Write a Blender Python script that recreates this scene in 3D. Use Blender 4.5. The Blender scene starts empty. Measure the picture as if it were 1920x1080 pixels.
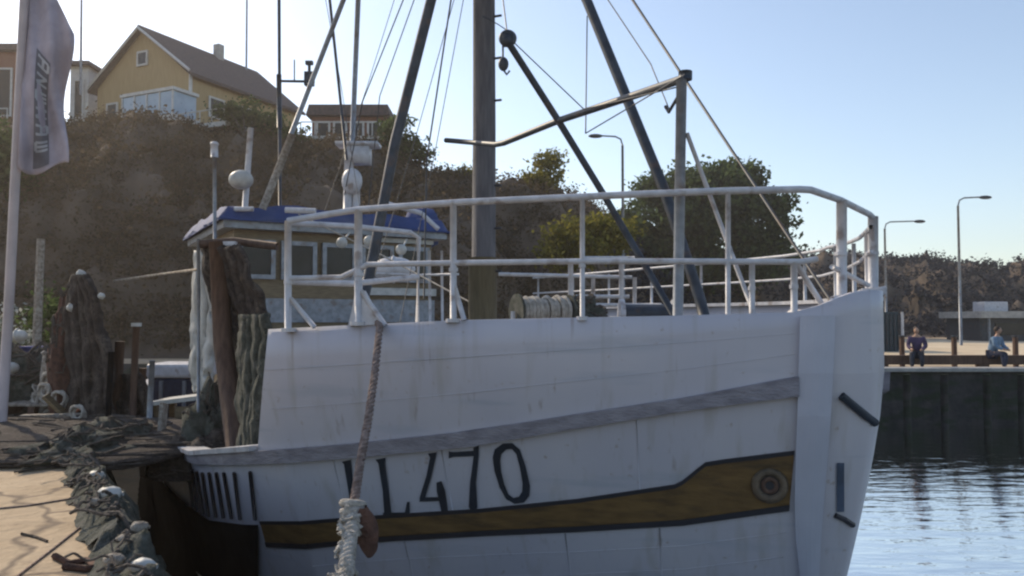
import bpy, math, random
import numpy as np
from mathutils import Vector, noise
random.seed(7); np.random.seed(7)
S = bpy.context.scene; C = S.collection

# ------------------------------------------------------------------ camera, sky, sun, exposure
F = 1500.0; PITCH = math.atan(60/F); EYE = 3.2
cam = bpy.data.cameras.new('camera'); cam.sensor_width = 36; cam.lens = 36*F/1920
cam.clip_start = .05; cam.clip_end = 3000
co = bpy.data.objects.new('camera', cam); C.objects.link(co); co.location = (0, 0, EYE)
co.rotation_euler = (math.pi/2+PITCH, 0, 0); S.camera = co
SUN_AZ, SUN_EL = math.radians(-46), math.radians(33)
w = bpy.data.worlds.new('World'); S.world = w; w.use_nodes = True
nt = w.node_tree; sky = nt.nodes.new('ShaderNodeTexSky'); sky.sky_type = 'NISHITA'; sky.sun_disc = False
sky.sun_elevation = SUN_EL; sky.sun_rotation = SUN_AZ; sky.air_density = 1.0; sky.dust_density = .8; sky.ozone_density = 1.0
hs = nt.nodes.new('ShaderNodeHueSaturation'); hs.inputs['Saturation'].default_value = .88; nt.links.new(sky.outputs[0], hs.inputs['Color']); nt.links.new(hs.outputs[0], nt.nodes['Background'].inputs[0]); nt.nodes['Background'].inputs[1].default_value = .14
sl = bpy.data.lights.new('sun', 'SUN'); sl.energy = 2.7; sl.angle = math.radians(.6); sl.color = (1, .84, .62)
so = bpy.data.objects.new('sun', sl); C.objects.link(so)
sd = Vector((math.sin(SUN_AZ)*math.cos(SUN_EL), math.cos(SUN_AZ)*math.cos(SUN_EL), math.sin(SUN_EL)))
so.rotation_euler = (-sd).to_track_quat('-Z', 'Y').to_euler(); so.location = (-30, 30, 40)
S.view_settings.view_transform = 'Standard'; S.view_settings.look = 'None'; S.view_settings.exposure = 0.5
S.render.engine = 'CYCLES'; S.cycles.use_denoising = True; S.cycles.max_bounces = 6; S.cycles.caustics_reflective = False; S.cycles.caustics_refractive = False
S.cycles.pixel_filter_type = 'BLACKMAN_HARRIS'; S.cycles.filter_width = 2.3

def at(px, py, D):
    """world point at depth Y=D seen at photo pixel px,py"""
    u, v = (px-960)/F, (540-py)/F
    y = math.cos(PITCH)-v*math.sin(PITCH); z = math.sin(PITCH)+v*math.cos(PITCH)
    return Vector((u*D/y, D, EYE+z*D/y))
def proj(p):
    d = Vector(p)-Vector((0, 0, EYE)); c, s = math.cos(PITCH), math.sin(PITCH)
    f = d.y*c+d.z*s; return 960+F*d.x/f, 540-F*(d.z*c-d.y*s)/f

# ------------------------------------------------------------------ materials
MATS = {}
def mat(name, col, rough=.6, var=.15, scale=4, bump=0, bscale=None, metal=0, col2=None, stretch=(1, 1, 1), detail=6, spec=.4):
    if name in MATS: return MATS[name]
    m = bpy.data.materials.new(name); m.use_nodes = True; n = m.node_tree.nodes; l = m.node_tree.links
    b = n['Principled BSDF']; b.inputs['Roughness'].default_value = rough; b.inputs['Metallic'].default_value = metal
    b.inputs['Specular IOR Level'].default_value = spec
    tc = n.new('ShaderNodeTexCoord'); mp = n.new('ShaderNodeMapping'); mp.inputs['Scale'].default_value = stretch
    l.new(tc.outputs['Object'], mp.inputs[0])
    nz = n.new('ShaderNodeTexNoise'); nz.inputs['Scale'].default_value = scale; nz.inputs['Detail'].default_value = detail
    l.new(mp.outputs[0], nz.inputs['Vector'])
    r = n.new('ShaderNodeValToRGB'); l.new(nz.outputs['Fac'], r.inputs[0])
    c2 = col2 if col2 else [min(1, c*(1+var)) for c in col]; c1 = col if col2 else [c*(1-var) for c in col]
    r.color_ramp.elements[0].position = .35; r.color_ramp.elements[1].position = .65
    r.color_ramp.elements[0].color = (*c1, 1); r.color_ramp.elements[1].color = (*c2, 1)
    l.new(r.outputs[0], b.inputs['Base Color'])
    if bump:
        nb = n.new('ShaderNodeTexNoise'); nb.inputs['Scale'].default_value = bscale or scale*4; nb.inputs['Detail'].default_value = 8
        l.new(mp.outputs[0], nb.inputs['Vector']); bp = n.new('ShaderNodeBump'); bp.inputs['Strength'].default_value = bump
        bp.inputs['Distance'].default_value = .05
        l.new(nb.outputs['Fac'], bp.inputs['Height']); l.new(bp.outputs[0], b.inputs['Normal'])
    MATS[name] = m; return m

def hull_paint():
    """white paint with rust streaks, scuffs and faint plank seams"""
    m = mat('hull white paint', (.445, .44, .495), .42, scale=1.3, col2=(.495, .485, .525), bump=.12, bscale=5, stretch=(1, 1, .6))
    n = m.node_tree.nodes; l = m.node_tree.links; b = n['Principled BSDF']
    base = b.inputs['Base Color'].links[0].from_socket; tc = [x for x in n if x.type == 'TEX_COORD'][0]
    def layer(prev, scale, stretch, lo, hi, col, fac):
        mp = n.new('ShaderNodeMapping'); mp.inputs['Scale'].default_value = stretch; l.new(tc.outputs['Object'], mp.inputs[0])
        nz = n.new('ShaderNodeTexNoise'); nz.inputs['Scale'].default_value = scale; nz.inputs['Detail'].default_value = 5
        l.new(mp.outputs[0], nz.inputs['Vector']); mr = n.new('ShaderNodeMapRange'); mr.inputs[1].default_value = lo; mr.inputs[2].default_value = hi
        mr.inputs[4].default_value = fac; l.new(nz.outputs['Fac'], mr.inputs[0])
        mx = n.new('ShaderNodeMixRGB'); l.new(mr.outputs[0], mx.inputs[0]); l.new(prev, mx.inputs[1]); mx.inputs[2].default_value = (*col, 1); return mx.outputs[0]
    o = layer(base, 2.2, (3, 3, .22), .55, .78, (.30, .27, .22), .55)      # vertical run marks
    o = layer(o, 1.6, (.5, .5, 5), .58, .72, (.33, .36, .42), .45)         # long scuffs along the planks
    o = layer(o, 14, (1, 1, 1), .66, .74, (.28, .2, .14), .5)
    l.new(o, b.inputs['Base Color']); return m

M = dict(
 white=hull_paint(),
 rail=mat('worn white pipe paint', (.50, .50, .53), .45, .12, 9, .1),
 strake=mat('grey rubbing strake', (.20, .19, .22), .7, scale=6, col2=(.30, .29, .33), bump=.4, stretch=(1, 1, 3)),
 band=mat('varnished brown band', (.105, .060, .020), .5, scale=5, col2=(.165, .098, .034), bump=.2, stretch=(1, 1, 4)),
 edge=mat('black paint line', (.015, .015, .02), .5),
 letter=mat('black lettering paint', (.012, .018, .028), .5, .3),
 tar_shade=mat('black bottom paint and shade', (.012, .012, .013), 1, .3, spec=0),
 deck=mat('grey deck boards', (.18, .17, .16), .8, scale=8, col2=(.27, .25, .22), bump=.3),
 mast=mat('weathered grey mast', (.078, .074, .082), .75, scale=5, col2=(.125, .118, .125), bump=.3, stretch=(4, 4, .5)),
 dark=mat('dark painted steel', (.035, .042, .055), .5, .3, 8),
 steel=mat('galvanised steel', (.22, .24, .27), .45, .2, 10, metal=.3),
 wood=mat('brown timber', (.065, .036, .026), .75, scale=7, col2=(.12, .072, .05), bump=.4, stretch=(3, 3, .6)),
 tanwood=mat('tan varnished wood', (.13, .095, .055), .5, scale=6, col2=(.20, .15, .085), stretch=(1, 1, 6)),
 blue=mat('blue painted canvas', (.020, .045, .14), .8, scale=2, col2=(.03, .06, .185), bump=.3),
 glass=mat('dark window glass', (.02, .02, .02), .25, .2, spec=.3),
 blueglass=mat('pale blue glazing', (.22, .30, .38), .15, scale=1.2, col2=(.30, .38, .46), spec=.8),
 net=mat('brown netting', (.045, .034, .03), .95, scale=9, col2=(.085, .066, .057), bump=1, bscale=45), cord=mat('dull net cord', (.07, .058, .05), .95, scale=30, col2=(.13, .11, .095), bump=.6, bscale=80),
 netgreen=mat('grey green netting', (.05, .055, .045), .95, scale=12, col2=(.11, .115, .095), bump=.9, bscale=60),
 palenet=mat('pale rope pile', (.20, .17, .14), .9, scale=16, col2=(.42, .38, .33), bump=.8, bscale=50),
 rope=mat('off white rope', (.34, .31, .27), .9, scale=18, col2=(.58, .54, .49), bump=.7, bscale=90),
 brownrope=mat('weathered mooring rope', (.15, .105, .09), .9, scale=22, col2=(.32, .25, .225), bump=.7, bscale=80),
 rust=mat('rusty brown leather', (.07, .035, .026), .85, scale=15, col2=(.13, .065, .045), bump=.5),
 float_=mat('white float plastic', (.42, .42, .40), .5, .2, 6),
 orange=mat('faded orange plastic', (.32, .12, .06), .6, .25, 6),
 bluecrate=mat('violet blue plastic', (.08, .09, .26), .5, .2, 6),
 yellow=mat('yellow ochre wall boards', (.36, .25, .12), .8, scale=3, col2=(.43, .31, .16), bump=.3, stretch=(8, 8, .4)),
 redwall=mat('brown red wall boards', (.20, .09, .06), .8, scale=3, col2=(.26, .13, .09), bump=.3, stretch=(8, 8, .4)),
 roof=mat('dark roof tiles', (.055, .045, .045), .85, scale=5, col2=(.10, .07, .065), bump=.6, bscale=25),
 trim=mat('pale wall trim', (.55, .53, .50), .6, .1),
 concrete=mat('concrete edge', (.30, .29, .28), .85, scale=3, col2=(.44, .42, .39), bump=.5, bscale=20),
 wall=mat('dark wet stone wall', (.035, .035, .038), .8, scale=2.5, col2=(.075, .07, .068), bump=.8, bscale=7),
 bark=mat('bark', (.06, .05, .04), .9, .3, 6, .5),
 skin=mat('skin', (.45, .28, .2), .6, .05), hair=mat('dark hair', (.03, .02, .015), .7, .3),
 navy=mat('navy cloth', (.03, .035, .06), .9, .3, 8), bluecloth=mat('light blue cloth', (.16, .24, .34), .9, .2, 8),
 purple=mat('dark purple cloth', (.07, .05, .10), .9, .3, 8), jeans=mat('dark denim', (.03, .035, .05), .9, .3, 8),
)

def add_spots(m, col, scale, lo, hi, fac, stretch=(1, 1, 1)):
    n = m.node_tree.nodes; l = m.node_tree.links; b = n['Principled BSDF']; prev = b.inputs['Base Color'].links[0].from_socket; tc = [x for x in n if x.type == 'TEX_COORD'][0]
    mp = n.new('ShaderNodeMapping'); mp.inputs['Scale'].default_value = stretch; l.new(tc.outputs['Object'], mp.inputs[0]); nz = n.new('ShaderNodeTexNoise'); nz.inputs['Scale'].default_value = scale; nz.inputs['Detail'].default_value = 6
    l.new(mp.outputs[0], nz.inputs['Vector']); mr = n.new('ShaderNodeMapRange'); mr.inputs[1].default_value = lo; mr.inputs[2].default_value = hi; mr.inputs[4].default_value = fac; l.new(nz.outputs['Fac'], mr.inputs[0])
    mx = n.new('ShaderNodeMixRGB'); l.new(mr.outputs[0], mx.inputs[0]); l.new(prev, mx.inputs[1]); mx.inputs[2].default_value = (*col, 1); l.new(mx.outputs[0], b.inputs['Base Color'])
add_spots(M['rail'], (.20, .14, .11), 6, .58, .68, .6); add_spots(M['steel'], (.12, .08, .06), 5, .55, .68, .7); add_spots(M['dark'], (.10, .06, .04), 5, .56, .7, .6)
add_spots(M['net'], (.17, .145, .12), 5, .5, .66, .6); add_spots(M['netgreen'], (.15, .145, .13), 6, .5, .66, .6); add_spots(M['net'], (.03, .025, .022), 18, .5, .6, .7)
add_spots(M['white'], (.22, .16, .12), 3.2, .64, .76, .45, (5, 5, .35)); add_spots(M['blue'], (.10, .12, .20), 1.6, .5, .7, .6); add_spots(M['wall'], (.02, .035, .015), 1.2, .45, .6, .8, (1, 1, 3)); add_spots(M['band'], (.03, .02, .01), 3, .5, .7, .7, (1, 1, 4))
def leafmat(name, c1, c2, tr=.45):
    m = bpy.data.materials.new(name); m.use_nodes = True; n = m.node_tree.nodes; l = m.node_tree.links
    for x in list(n): n.remove(x)
    out = n.new('ShaderNodeOutputMaterial'); d = n.new('ShaderNodeBsdfDiffuse'); t = n.new('ShaderNodeBsdfTranslucent'); mx = n.new('ShaderNodeMixShader')
    g = n.new('ShaderNodeNewGeometry'); r = n.new('ShaderNodeValToRGB'); r.color_ramp.elements[0].color = (*c1, 1); r.color_ramp.elements[1].color = (*c2, 1)
    l.new(g.outputs['Random Per Island'], r.inputs[0]); l.new(r.outputs[0], d.inputs[0]); l.new(r.outputs[0], t.inputs[0])
    mx.inputs[0].default_value = tr; l.new(d.outputs[0], mx.inputs[1]); l.new(t.outputs[0], mx.inputs[2]); l.new(mx.outputs[0], out.inputs[0]); return m
M['leaf_dark'] = leafmat('dark leaves', (.026, .045, .02), (.11, .15, .055), .5)
M['leaf_olive'] = leafmat('olive leaves', (.09, .095, .022), (.27, .24, .055), .55)
M['leaf_brown'] = leafmat('dry scrub leaves', (.062, .055, .036), (.125, .092, .062), .35)
M['leaf_heath'] = leafmat('dark heath', (.028, .030, .038), (.055, .055, .066), .2)
M['leaf_pale'] = leafmat('pale blossoms and leaves', (.10, .14, .09), (.55, .55, .52), .3)

# ------------------------------------------------------------------ mesh helpers
class MB:
    def __init__(s): s.v = []; s.f = []
    def quad(s, a, b, c, d):
        i = len(s.v); s.v += [tuple(a), tuple(b), tuple(c), tuple(d)]; s.f.append((i, i+1, i+2, i+3)); return s
    def grid(s, rows, closed=False):
        i = len(s.v); n = len(rows[0])
        for r in rows: s.v += [tuple(p) for p in r]
        for a in range(len(rows)-1):
            for b in range(n if closed else n-1):
                c = (b+1) % n; s.f.append((i+a*n+b, i+a*n+c, i+(a+1)*n+c, i+(a+1)*n+b))
        return s
    def tube(s, pts, r, n=8, r2=None):
        pts = [Vector(p) for p in pts]; rows = []; L = len(pts); up = None
        for k, p in enumerate(pts):
            t = (pts[min(k+1, L-1)]-pts[max(k-1, 0)]).normalized()
            if up is None: up = Vector((0, 0, 1)) if abs(t.z) < .9 else Vector((1, 0, 0))
            x = t.cross(up).normalized(); y = t.cross(x).normalized(); up = -y if False else up
            rr = r if r2 is None else r+(r2-r)*k/max(1, L-1)
            if callable(r): rr = r(k/max(1, L-1))
            rows.append([p+(x*math.cos(2*math.pi*j/n)+y*math.sin(2*math.pi*j/n))*rr for j in range(n)])
        i = len(s.v); s.grid(rows, True); s.f.append(tuple(range(i, i+n))); s.f.append(tuple(reversed(range(i+(L-1)*n, i+L*n)))); return s
    def box(s, c, sz, ax=None, bev=0):
        c = Vector(c); X, Y, Z = ax or (Vector((1, 0, 0)), Vector((0, 1, 0)), Vector((0, 0, 1)))
        X, Y, Z = Vector(X).normalized(), Vector(Y).normalized(), Vector(Z).normalized(); i = len(s.v)
        for a in (-.5, .5):
            for b in (-.5, .5):
                for d in (-.5, .5): s.v.append(tuple(c+X*a*sz[0]+Y*b*sz[1]+Z*d*sz[2]))
        for q in ((0, 1, 3, 2), (4, 6, 7, 5), (0, 4, 5, 1), (2, 3, 7, 6), (0, 2, 6, 4), (1, 5, 7, 3)): s.f.append(tuple(i+k for k in q))
        return s
    def ell(s, c, r, nu=16, nv=10, nz=0, seed=0, flat=None):
        c = Vector(c); r = (r, r, r) if not hasattr(r, '__len__') else r; rows = []
        for a in range(nv+1):
            th = math.pi*a/nv; row = []
            for b in range(nu):
                ph = 2*math.pi*b/nu; d = Vector((math.sin(th)*math.cos(ph), math.sin(th)*math.sin(ph), math.cos(th)))
                k = 1+nz*noise.noise(d*2.3+Vector((seed, seed*1.7, 0)))+nz*.5*noise.noise(d*6+Vector((seed, 3, 1)))
                p = Vector((d.x*r[0], d.y*r[1], d.z*r[2]))*k+c
                if flat is not None and p.z < flat: p.z = flat
                row.append(p)
            rows.append(row)
        return s.grid(rows, True)
    def torus(s, c, axis, R, r, n=24, m=8):
        axis = Vector(axis).normalized(); x = axis.orthogonal().normalized(); y = axis.cross(x); c = Vector(c); rows = []
        for k in range(n+1):
            a = 2*math.pi*k/n; d = x*math.cos(a)+y*math.sin(a)
            rows.append([c+d*(R+r*math.cos(2*math.pi*j/m))+axis*r*math.sin(2*math.pi*j/m) for j in range(m)])
        return s.grid(rows, True)
    def build(s, name, m, parent=None, smooth=False, bevel=0):
        root = parent
        while root is not None and root.parent is not None: root = root.parent
        off = Vector(root.location) if root is not None else Vector((0, 0, 0))
        me = bpy.data.meshes.new(name); me.from_pydata([tuple(Vector(p)-off) for p in s.v], [], s.f); me.update()
        me.materials.append(m)
        if smooth: me.polygons.foreach_set('use_smooth', [True]*len(me.polygons))
        o = bpy.data.objects.new(name, me); C.objects.link(o)
        if parent is not None: o.parent = parent
        if bevel:
            b = o.modifiers.new('bevel', 'BEVEL'); b.width = bevel; b.segments = 2; b.limit_method = 'ANGLE'
        return o
def tag(o, label=None, cat=None, group=None, kind=None):
    if label: o['label'] = label
    if cat: o['category'] = cat
    if group: o['group'] = group
    if kind: o['kind'] = kind
    return o
def thing(name, label, cat, loc, group=None):
    o = bpy.data.objects.new(name, None); C.objects.link(o); o.location = loc; return tag(o, label, cat, group)
def copy_tree(o, parent=None):
    c = o.copy(); C.objects.link(c); c.parent = parent
    for ch in list(o.children): copy_tree(ch, c)
    return c
def interp(tab, x):
    if x <= tab[0][0]: return tab[0][1]
    for (a, b), (c, d) in zip(tab, tab[1:]):
        if x <= c: return b+(d-b)*(x-a)/(c-a)
    return tab[-1][1]
def sm(t): t = max(0, min(1, t)); return t*t*(3-2*t)

# ------------------------------------------------------------------ ground, quay walls, water, hills
QZ = 1.62
def quay_line(t): return Vector((-2.4-.518*t, 5+.855*t, QZ))
def ground_mat():
    m = mat('sandy concrete ground', (.38, .28, .175), .9, scale=.9, col2=(.50, .38, .25), bump=.6, bscale=9, detail=10)
    n = m.node_tree.nodes; l = m.node_tree.links; b = n['Principled BSDF']; base = b.inputs['Base Color'].links[0].from_socket
    tc = [x for x in n if x.type == 'TEX_COORD'][0]
    v = n.new('ShaderNodeTexVoronoi'); v.feature = 'DISTANCE_TO_EDGE'; v.inputs['Scale'].default_value = .55
    nz = n.new('ShaderNodeTexNoise'); nz.inputs['Scale'].default_value = 2; mxv = n.new('ShaderNodeMixRGB'); mxv.inputs[0].default_value = .35
    l.new(tc.outputs['Object'], nz.inputs['Vector']); l.new(tc.outputs['Object'], mxv.inputs[1]); l.new(nz.outputs['Color'], mxv.inputs[2]); l.new(mxv.outputs[0], v.inputs['Vector'])
    r = n.new('ShaderNodeMapRange'); r.inputs[1].default_value = .004; r.inputs[2].default_value = .018; r.inputs[3].default_value = .75; r.inputs[4].default_value = 0
    l.new(v.outputs['Distance'], r.inputs[0]); mx = n.new('ShaderNodeMixRGB'); l.new(r.outputs[0], mx.inputs[0]); l.new(base, mx.inputs[1]); mx.inputs[2].default_value = (.10, .07, .05, 1)
    n2 = n.new('ShaderNodeTexNoise'); n2.inputs['Scale'].default_value = 5; n2.inputs['Detail'].default_value = 12; n2.inputs['Roughness'].default_value = .75; l.new(tc.outputs['Object'], n2.inputs['Vector'])
    r2 = n.new('ShaderNodeMapRange'); r2.inputs[1].default_value = .55; r2.inputs[2].default_value = .72; r2.inputs[4].default_value = .75; l.new(n2.outputs['Fac'], r2.inputs[0])
    m2 = n.new('ShaderNodeMixRGB'); l.new(r2.outputs[0], m2.inputs[0]); l.new(mx.outputs[0], m2.inputs[1]); m2.inputs[2].default_value = (.17, .12, .085, 1)
    l.new(m2.outputs[0], b.inputs['Base Color']); return m
M['ground'] = ground_mat()
A, B_, C3, D4 = quay_line(-18), quay_line(29), Vector((8, 24.7, QZ)), Vector((90, 24.2, QZ))
edge = [A, B_, C3, D4]
g = MB(); i = 0
poly = [A, B_, C3, D4, Vector((400, 24, QZ)), Vector((400, 700, QZ)), Vector((-400, 700, QZ)), Vector((-400, -60, QZ)), Vector((12, -60, QZ))]
g.v = [tuple(p) for p in poly]; g.f = [tuple(reversed(range(len(poly))))]
tag(g.build('ground', M['ground']), kind='structure')
wl = MB()
pl = [Vector((12, -60, QZ))]+edge+[Vector((400, 24, QZ))]
for a, b in zip(pl, pl[1:]):
    wl.quad(a-Vector((0, 0, .003)), b-Vector((0, 0, .003)), b-Vector((0, 0, 4)), a-Vector((0, 0, 4)))
tag(wl.build('quay_wall', M['wall']), 'dark wet stone quay wall below the sandy quay and pier', 'quay wall')

sp = MB(); sp.quad((9, 27.8, QZ+.004), (90, 27.8, QZ+.004), (140, 64, QZ+.004), (14, 64, QZ+.004)); tag(sp.build('gravel_path', mat('pale sandy gravel', (.55, .43, .28), .95, scale=.5, col2=(.66, .54, .38), bump=.4, bscale=12)), kind='structure')
def water_mat():
    m = bpy.data.materials.new('harbour water'); m.use_nodes = True; n = m.node_tree.nodes; l = m.node_tree.links; b = n['Principled BSDF']
    b.inputs['Base Color'].default_value = (.86, .86, .83, 1); b.inputs['Roughness'].default_value = .015; b.inputs['Metallic'].default_value = 1.0
    tc = n.new('ShaderNodeTexCoord'); mp = n.new('ShaderNodeMapping'); mp.inputs['Scale'].default_value = (.6, 1.6, 1); l.new(tc.outputs['Object'], mp.inputs[0])
    a = n.new('ShaderNodeTexNoise'); a.inputs['Scale'].default_value = 1.6; a.inputs['Detail'].default_value = 4; l.new(mp.outputs[0], a.inputs['Vector'])
    bp = n.new('ShaderNodeBump'); bp.inputs['Strength'].default_value = .30; bp.inputs['Distance'].default_value = .085; l.new(a.outputs['Fac'], bp.inputs['Height']); l.new(bp.outputs[0], b.inputs['Normal'])
    return m
wt = MB(); wt.quad((-60, -60, 0), (400, -60, 0), (400, 33, 0), (-60, 33, 0)); tag(wt.build('water', water_mat()), kind='structure')

crest = [(-900, 200), (0, 236), (170, 240), (450, 262), (560, 272), (740, 296), (850, 335), (960, 354), (1080, 380), (1180, 440), (1300, 482), (1500, 491), (1640, 487), (1760, 498), (1900, 511), (2400, 520), (3200, 530)]
cd = [(-900, 50), (800, 50), (960, 54), (1080, 62), (1200, 90), (1320, 120), (3200, 135)]
bd = [(-900, 33), (900, 33), (1080, 40), (1250, 60), (1500, 72), (3200, 76)]
def hill_z(px, D):
    Dc, Db = interp(cd, px), interp(bd, px); zc = EYE+(600-interp(crest, px))/F*Dc; t = (D-Db)/(Dc-Db)
    if t <= 0: return QZ-.4+.4*max(0, 1+t*3)
    if t >= 1: return zc+.01*(D-Dc)
    n_ = noise.fractal(Vector(((px-960)*D/F*.22, D*.22, 3)), 1, 2, 5)+.55*abs(noise.noise(Vector(((px-960)*D/F*.55, D*.5, 8))))+.25*noise.noise(Vector(((px-960)*D/F*1.4, D*1.2, 5)))
    lump = sm(min(1, t*5))*sm(min(1, (1-t)*4)); return QZ+(zc-QZ)*(1-(1-t)**1.5)+n_*lump*min(2.6, 1.5+Dc*.01)
hm = MB(); rows = []
Ds = list(np.linspace(30, 70, 110))+list(np.linspace(72, 140, 40))+[160, 200, 300]
for D in Ds: rows.append([((px-960)/F*D, D, hill_z(px, D)) for px in range(-900, 3200, 9)])
hm.grid(rows)
M['hill'] = mat('rocky heath hillside', (.080, .062, .046), .95, scale=.8, col2=(.12, .088, .064), bump=1, bscale=2.6, detail=10)
tag(hm.build('hill', M['hill'], smooth=True), kind='structure')

# leaves as numpy quads
def leaf_quads(P, size, seed=0):
    rs = np.random.RandomState(seed); n = len(P); a = rs.normal(size=(n, 3)); a /= np.linalg.norm(a, axis=1)[:, None]
    b = np.cross(a, rs.normal(size=(n, 3))); b /= np.linalg.norm(b, axis=1)[:, None]
    s = size*rs.uniform(.6, 1.4, (n, 1)); V = np.stack([P-a*s, P+b*s*.55, P+a*s, P-b*s*.55], 1).reshape(-1, 3)
    return V
def leaf_mesh(name, P, size, m, parent=None, seed=0):
    off = np.array(parent.location) if parent is not None else 0
    V = leaf_quads(P-off, size, seed); n = len(P); me = bpy.data.meshes.new(name)
    me.vertices.add(4*n); me.vertices.foreach_set('co', V.ravel()); me.loops.add(4*n); me.loops.foreach_set('vertex_index', np.arange(4*n, dtype=np.int32))
    me.polygons.add(n); me.polygons.foreach_set('loop_start', np.arange(0, 4*n, 4, dtype=np.int32)); me.update(calc_edges=True); me.validate(); me.materials.append(m)
    o = bpy.data.objects.new(name, me); C.objects.link(o)
    if parent is not None: o.parent = parent
    return o
def clump_points(c, r, nc, per, cr, rs):
    d = rs.normal(size=(nc, 3)); d /= np.linalg.norm(d, axis=1)[:, None]; k = rs.uniform(.35, 1, (nc, 1))**.5
    cc = np.array(c)+d*k*np.array(r)*(1+.18*np.sin(d[:, :1]*7+d[:, 2:]*5)); P = np.repeat(cc, per, 0); return P+rs.normal(size=P.shape)*cr*np.array([1, 1, .7])
def tree(label, base, lobes, m, leaf=.16, nc=60, per=70, cr=.45, seed=0, trunk=.25, name='broadleaf_tree', group=None):
    t = thing(name, label, 'tree', base, group); rs = np.random.RandomState(seed)
    leaf_mesh('crown', np.concatenate([clump_points(c, r, int(nc*k), per, cr, rs) for c, r, k in lobes]), leaf, M[m], t, seed)
    tm = MB(); b = Vector(base); top = sum((Vector(c) for c, r, k in lobes), Vector())/len(lobes)
    mid = b.lerp(top, .45)+Vector((rs.uniform(-.2, .2), 0, 0)); tm.tube([b-Vector((0, 0, .3)), b.lerp(mid, .5), mid], trunk, 8, trunk*.6)
    for c, r, k in lobes:
        e = Vector(c)+Vector((0, 0, r[2]*.3)); tm.tube([mid, mid.lerp(e, .5)+Vector((0, 0, .2)), e], trunk*.5, 6, trunk*.12)
    tm.build('trunk', M['bark'], t); return t

def lobe(px, py, D, rpx, rpy, k=1):
    p = at(px, py, D); return (tuple(p), (rpx*D/F, rpx*D/F*.9, rpy*D/F), k)
tree('large dark round tree rising behind the bow railing', (18.3, 75, QZ), [lobe(1325, 395, 75, 120, 75, 2.6), lobe(1230, 400, 74, 66, 75, 1), lobe(1412, 415, 75, 70, 55, 1.2), lobe(1350, 352, 74, 80, 42, 1.2), lobe(1260, 490, 74, 90, 60, 1.2), lobe(1400, 490, 74, 90, 45, 1)], 'leaf_dark', .27, 60, 60, .58, 3, .5)
tree('small olive tree on the ridge right of the mast', at(1015, 392, 50), [lobe(1020, 330, 50, 34, 34, 1), lobe(1035, 300, 50, 16, 22, .4), lobe(995, 345, 50, 20, 20, .4)], 'leaf_olive', .13, 28, 42, .3, 5, .12)
tree('yellow green bushy tree below the ridge, left of the dark tree', (5.5, 40, QZ), [lobe(1095, 450, 40, 62, 42, 1.4), lobe(1060, 475, 40, 45, 30, .8), lobe(1140, 440, 41, 40, 34, .8)], 'leaf_olive', .14, 40, 50, .3, 8, .15)
tree('dark green shrubby tree on the ridge beside the flat roofed house', at(765, 315, 49), [lobe(745, 255, 49, 28, 34, 1), lobe(770, 290, 49, 34, 26, 1)], 'leaf_dark', .14, 30, 45, .3, 11, .12)
tree('low olive tree on the ridge just left of the mast', at(870, 350, 49), [lobe(870, 335, 49, 26, 20, 1)], 'leaf_olive', .12, 30, 40, .28, 12, .1)
tree('dark tree at the left edge below the hillside houses', at(20, 420, 38), [lobe(20, 330, 40, 60, 70, 1.5), lobe(-60, 300, 40, 80, 80, 1.5)], 'leaf_dark', .15, 40, 50, .4, 13, .2)
tree('dark bushes growing right of the yellow house', at(520, 290, 47), [lobe(505, 245, 49, 34, 26, 1), lobe(545, 262, 49, 24, 18, .6)], 'leaf_dark', .13, 34, 45, .3, 17, .1)
tree('round green tree beside the yellow house terrace', at(470, 300, 44), [lobe(455, 215, 49, 34, 26, 1), lobe(425, 210, 49, 24, 20, .6)], 'leaf_dark', .13, 30, 40, .3, 15, .1)
# scrub on the slopes: one uncountable mass
rs = np.random.RandomState(4); P = []
for k in range(4200):
    px = rs.uniform(-250, 1250); Db, Dc = interp(bd, px), interp(cd, px); D = Db+(Dc-Db)*rs.uniform(.02, .98)
    if noise.noise(Vector((px*.006, D*.16, 9))) < -.5: continue
    z = hill_z(px, D); s = rs.uniform(.25, .7); P.append(np.array([(px-960)/F*D, D, z+.15])+rs.normal(size=(30, 3))*[s, s, s*.5])
tag(leaf_mesh('hillside_scrub', np.concatenate(P), .10, M['leaf_brown'], None, 2), kind='stuff', label='dry brown green scrub covering the rocky hillside', cat='scrub')
P = []
for k in range(3200):
    px = rs.uniform(1150, 2300); Db, Dc = interp(bd, px), interp(cd, px); D = Db+(Dc-Db)*rs.uniform(0, .93)
    z = hill_z(px, D)-.4; s = rs.uniform(.35, 1.0); P.append(np.array([(px-960)/F*D, D, z+.3])+rs.normal(size=(30, 3))*[s, s, s*.5])
tag(leaf_mesh('far_woodland', np.concatenate(P), .22, M['leaf_heath'], None, 3), kind='stuff', label='dark woods and scrub covering the far low hill', cat='woodland')

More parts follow.
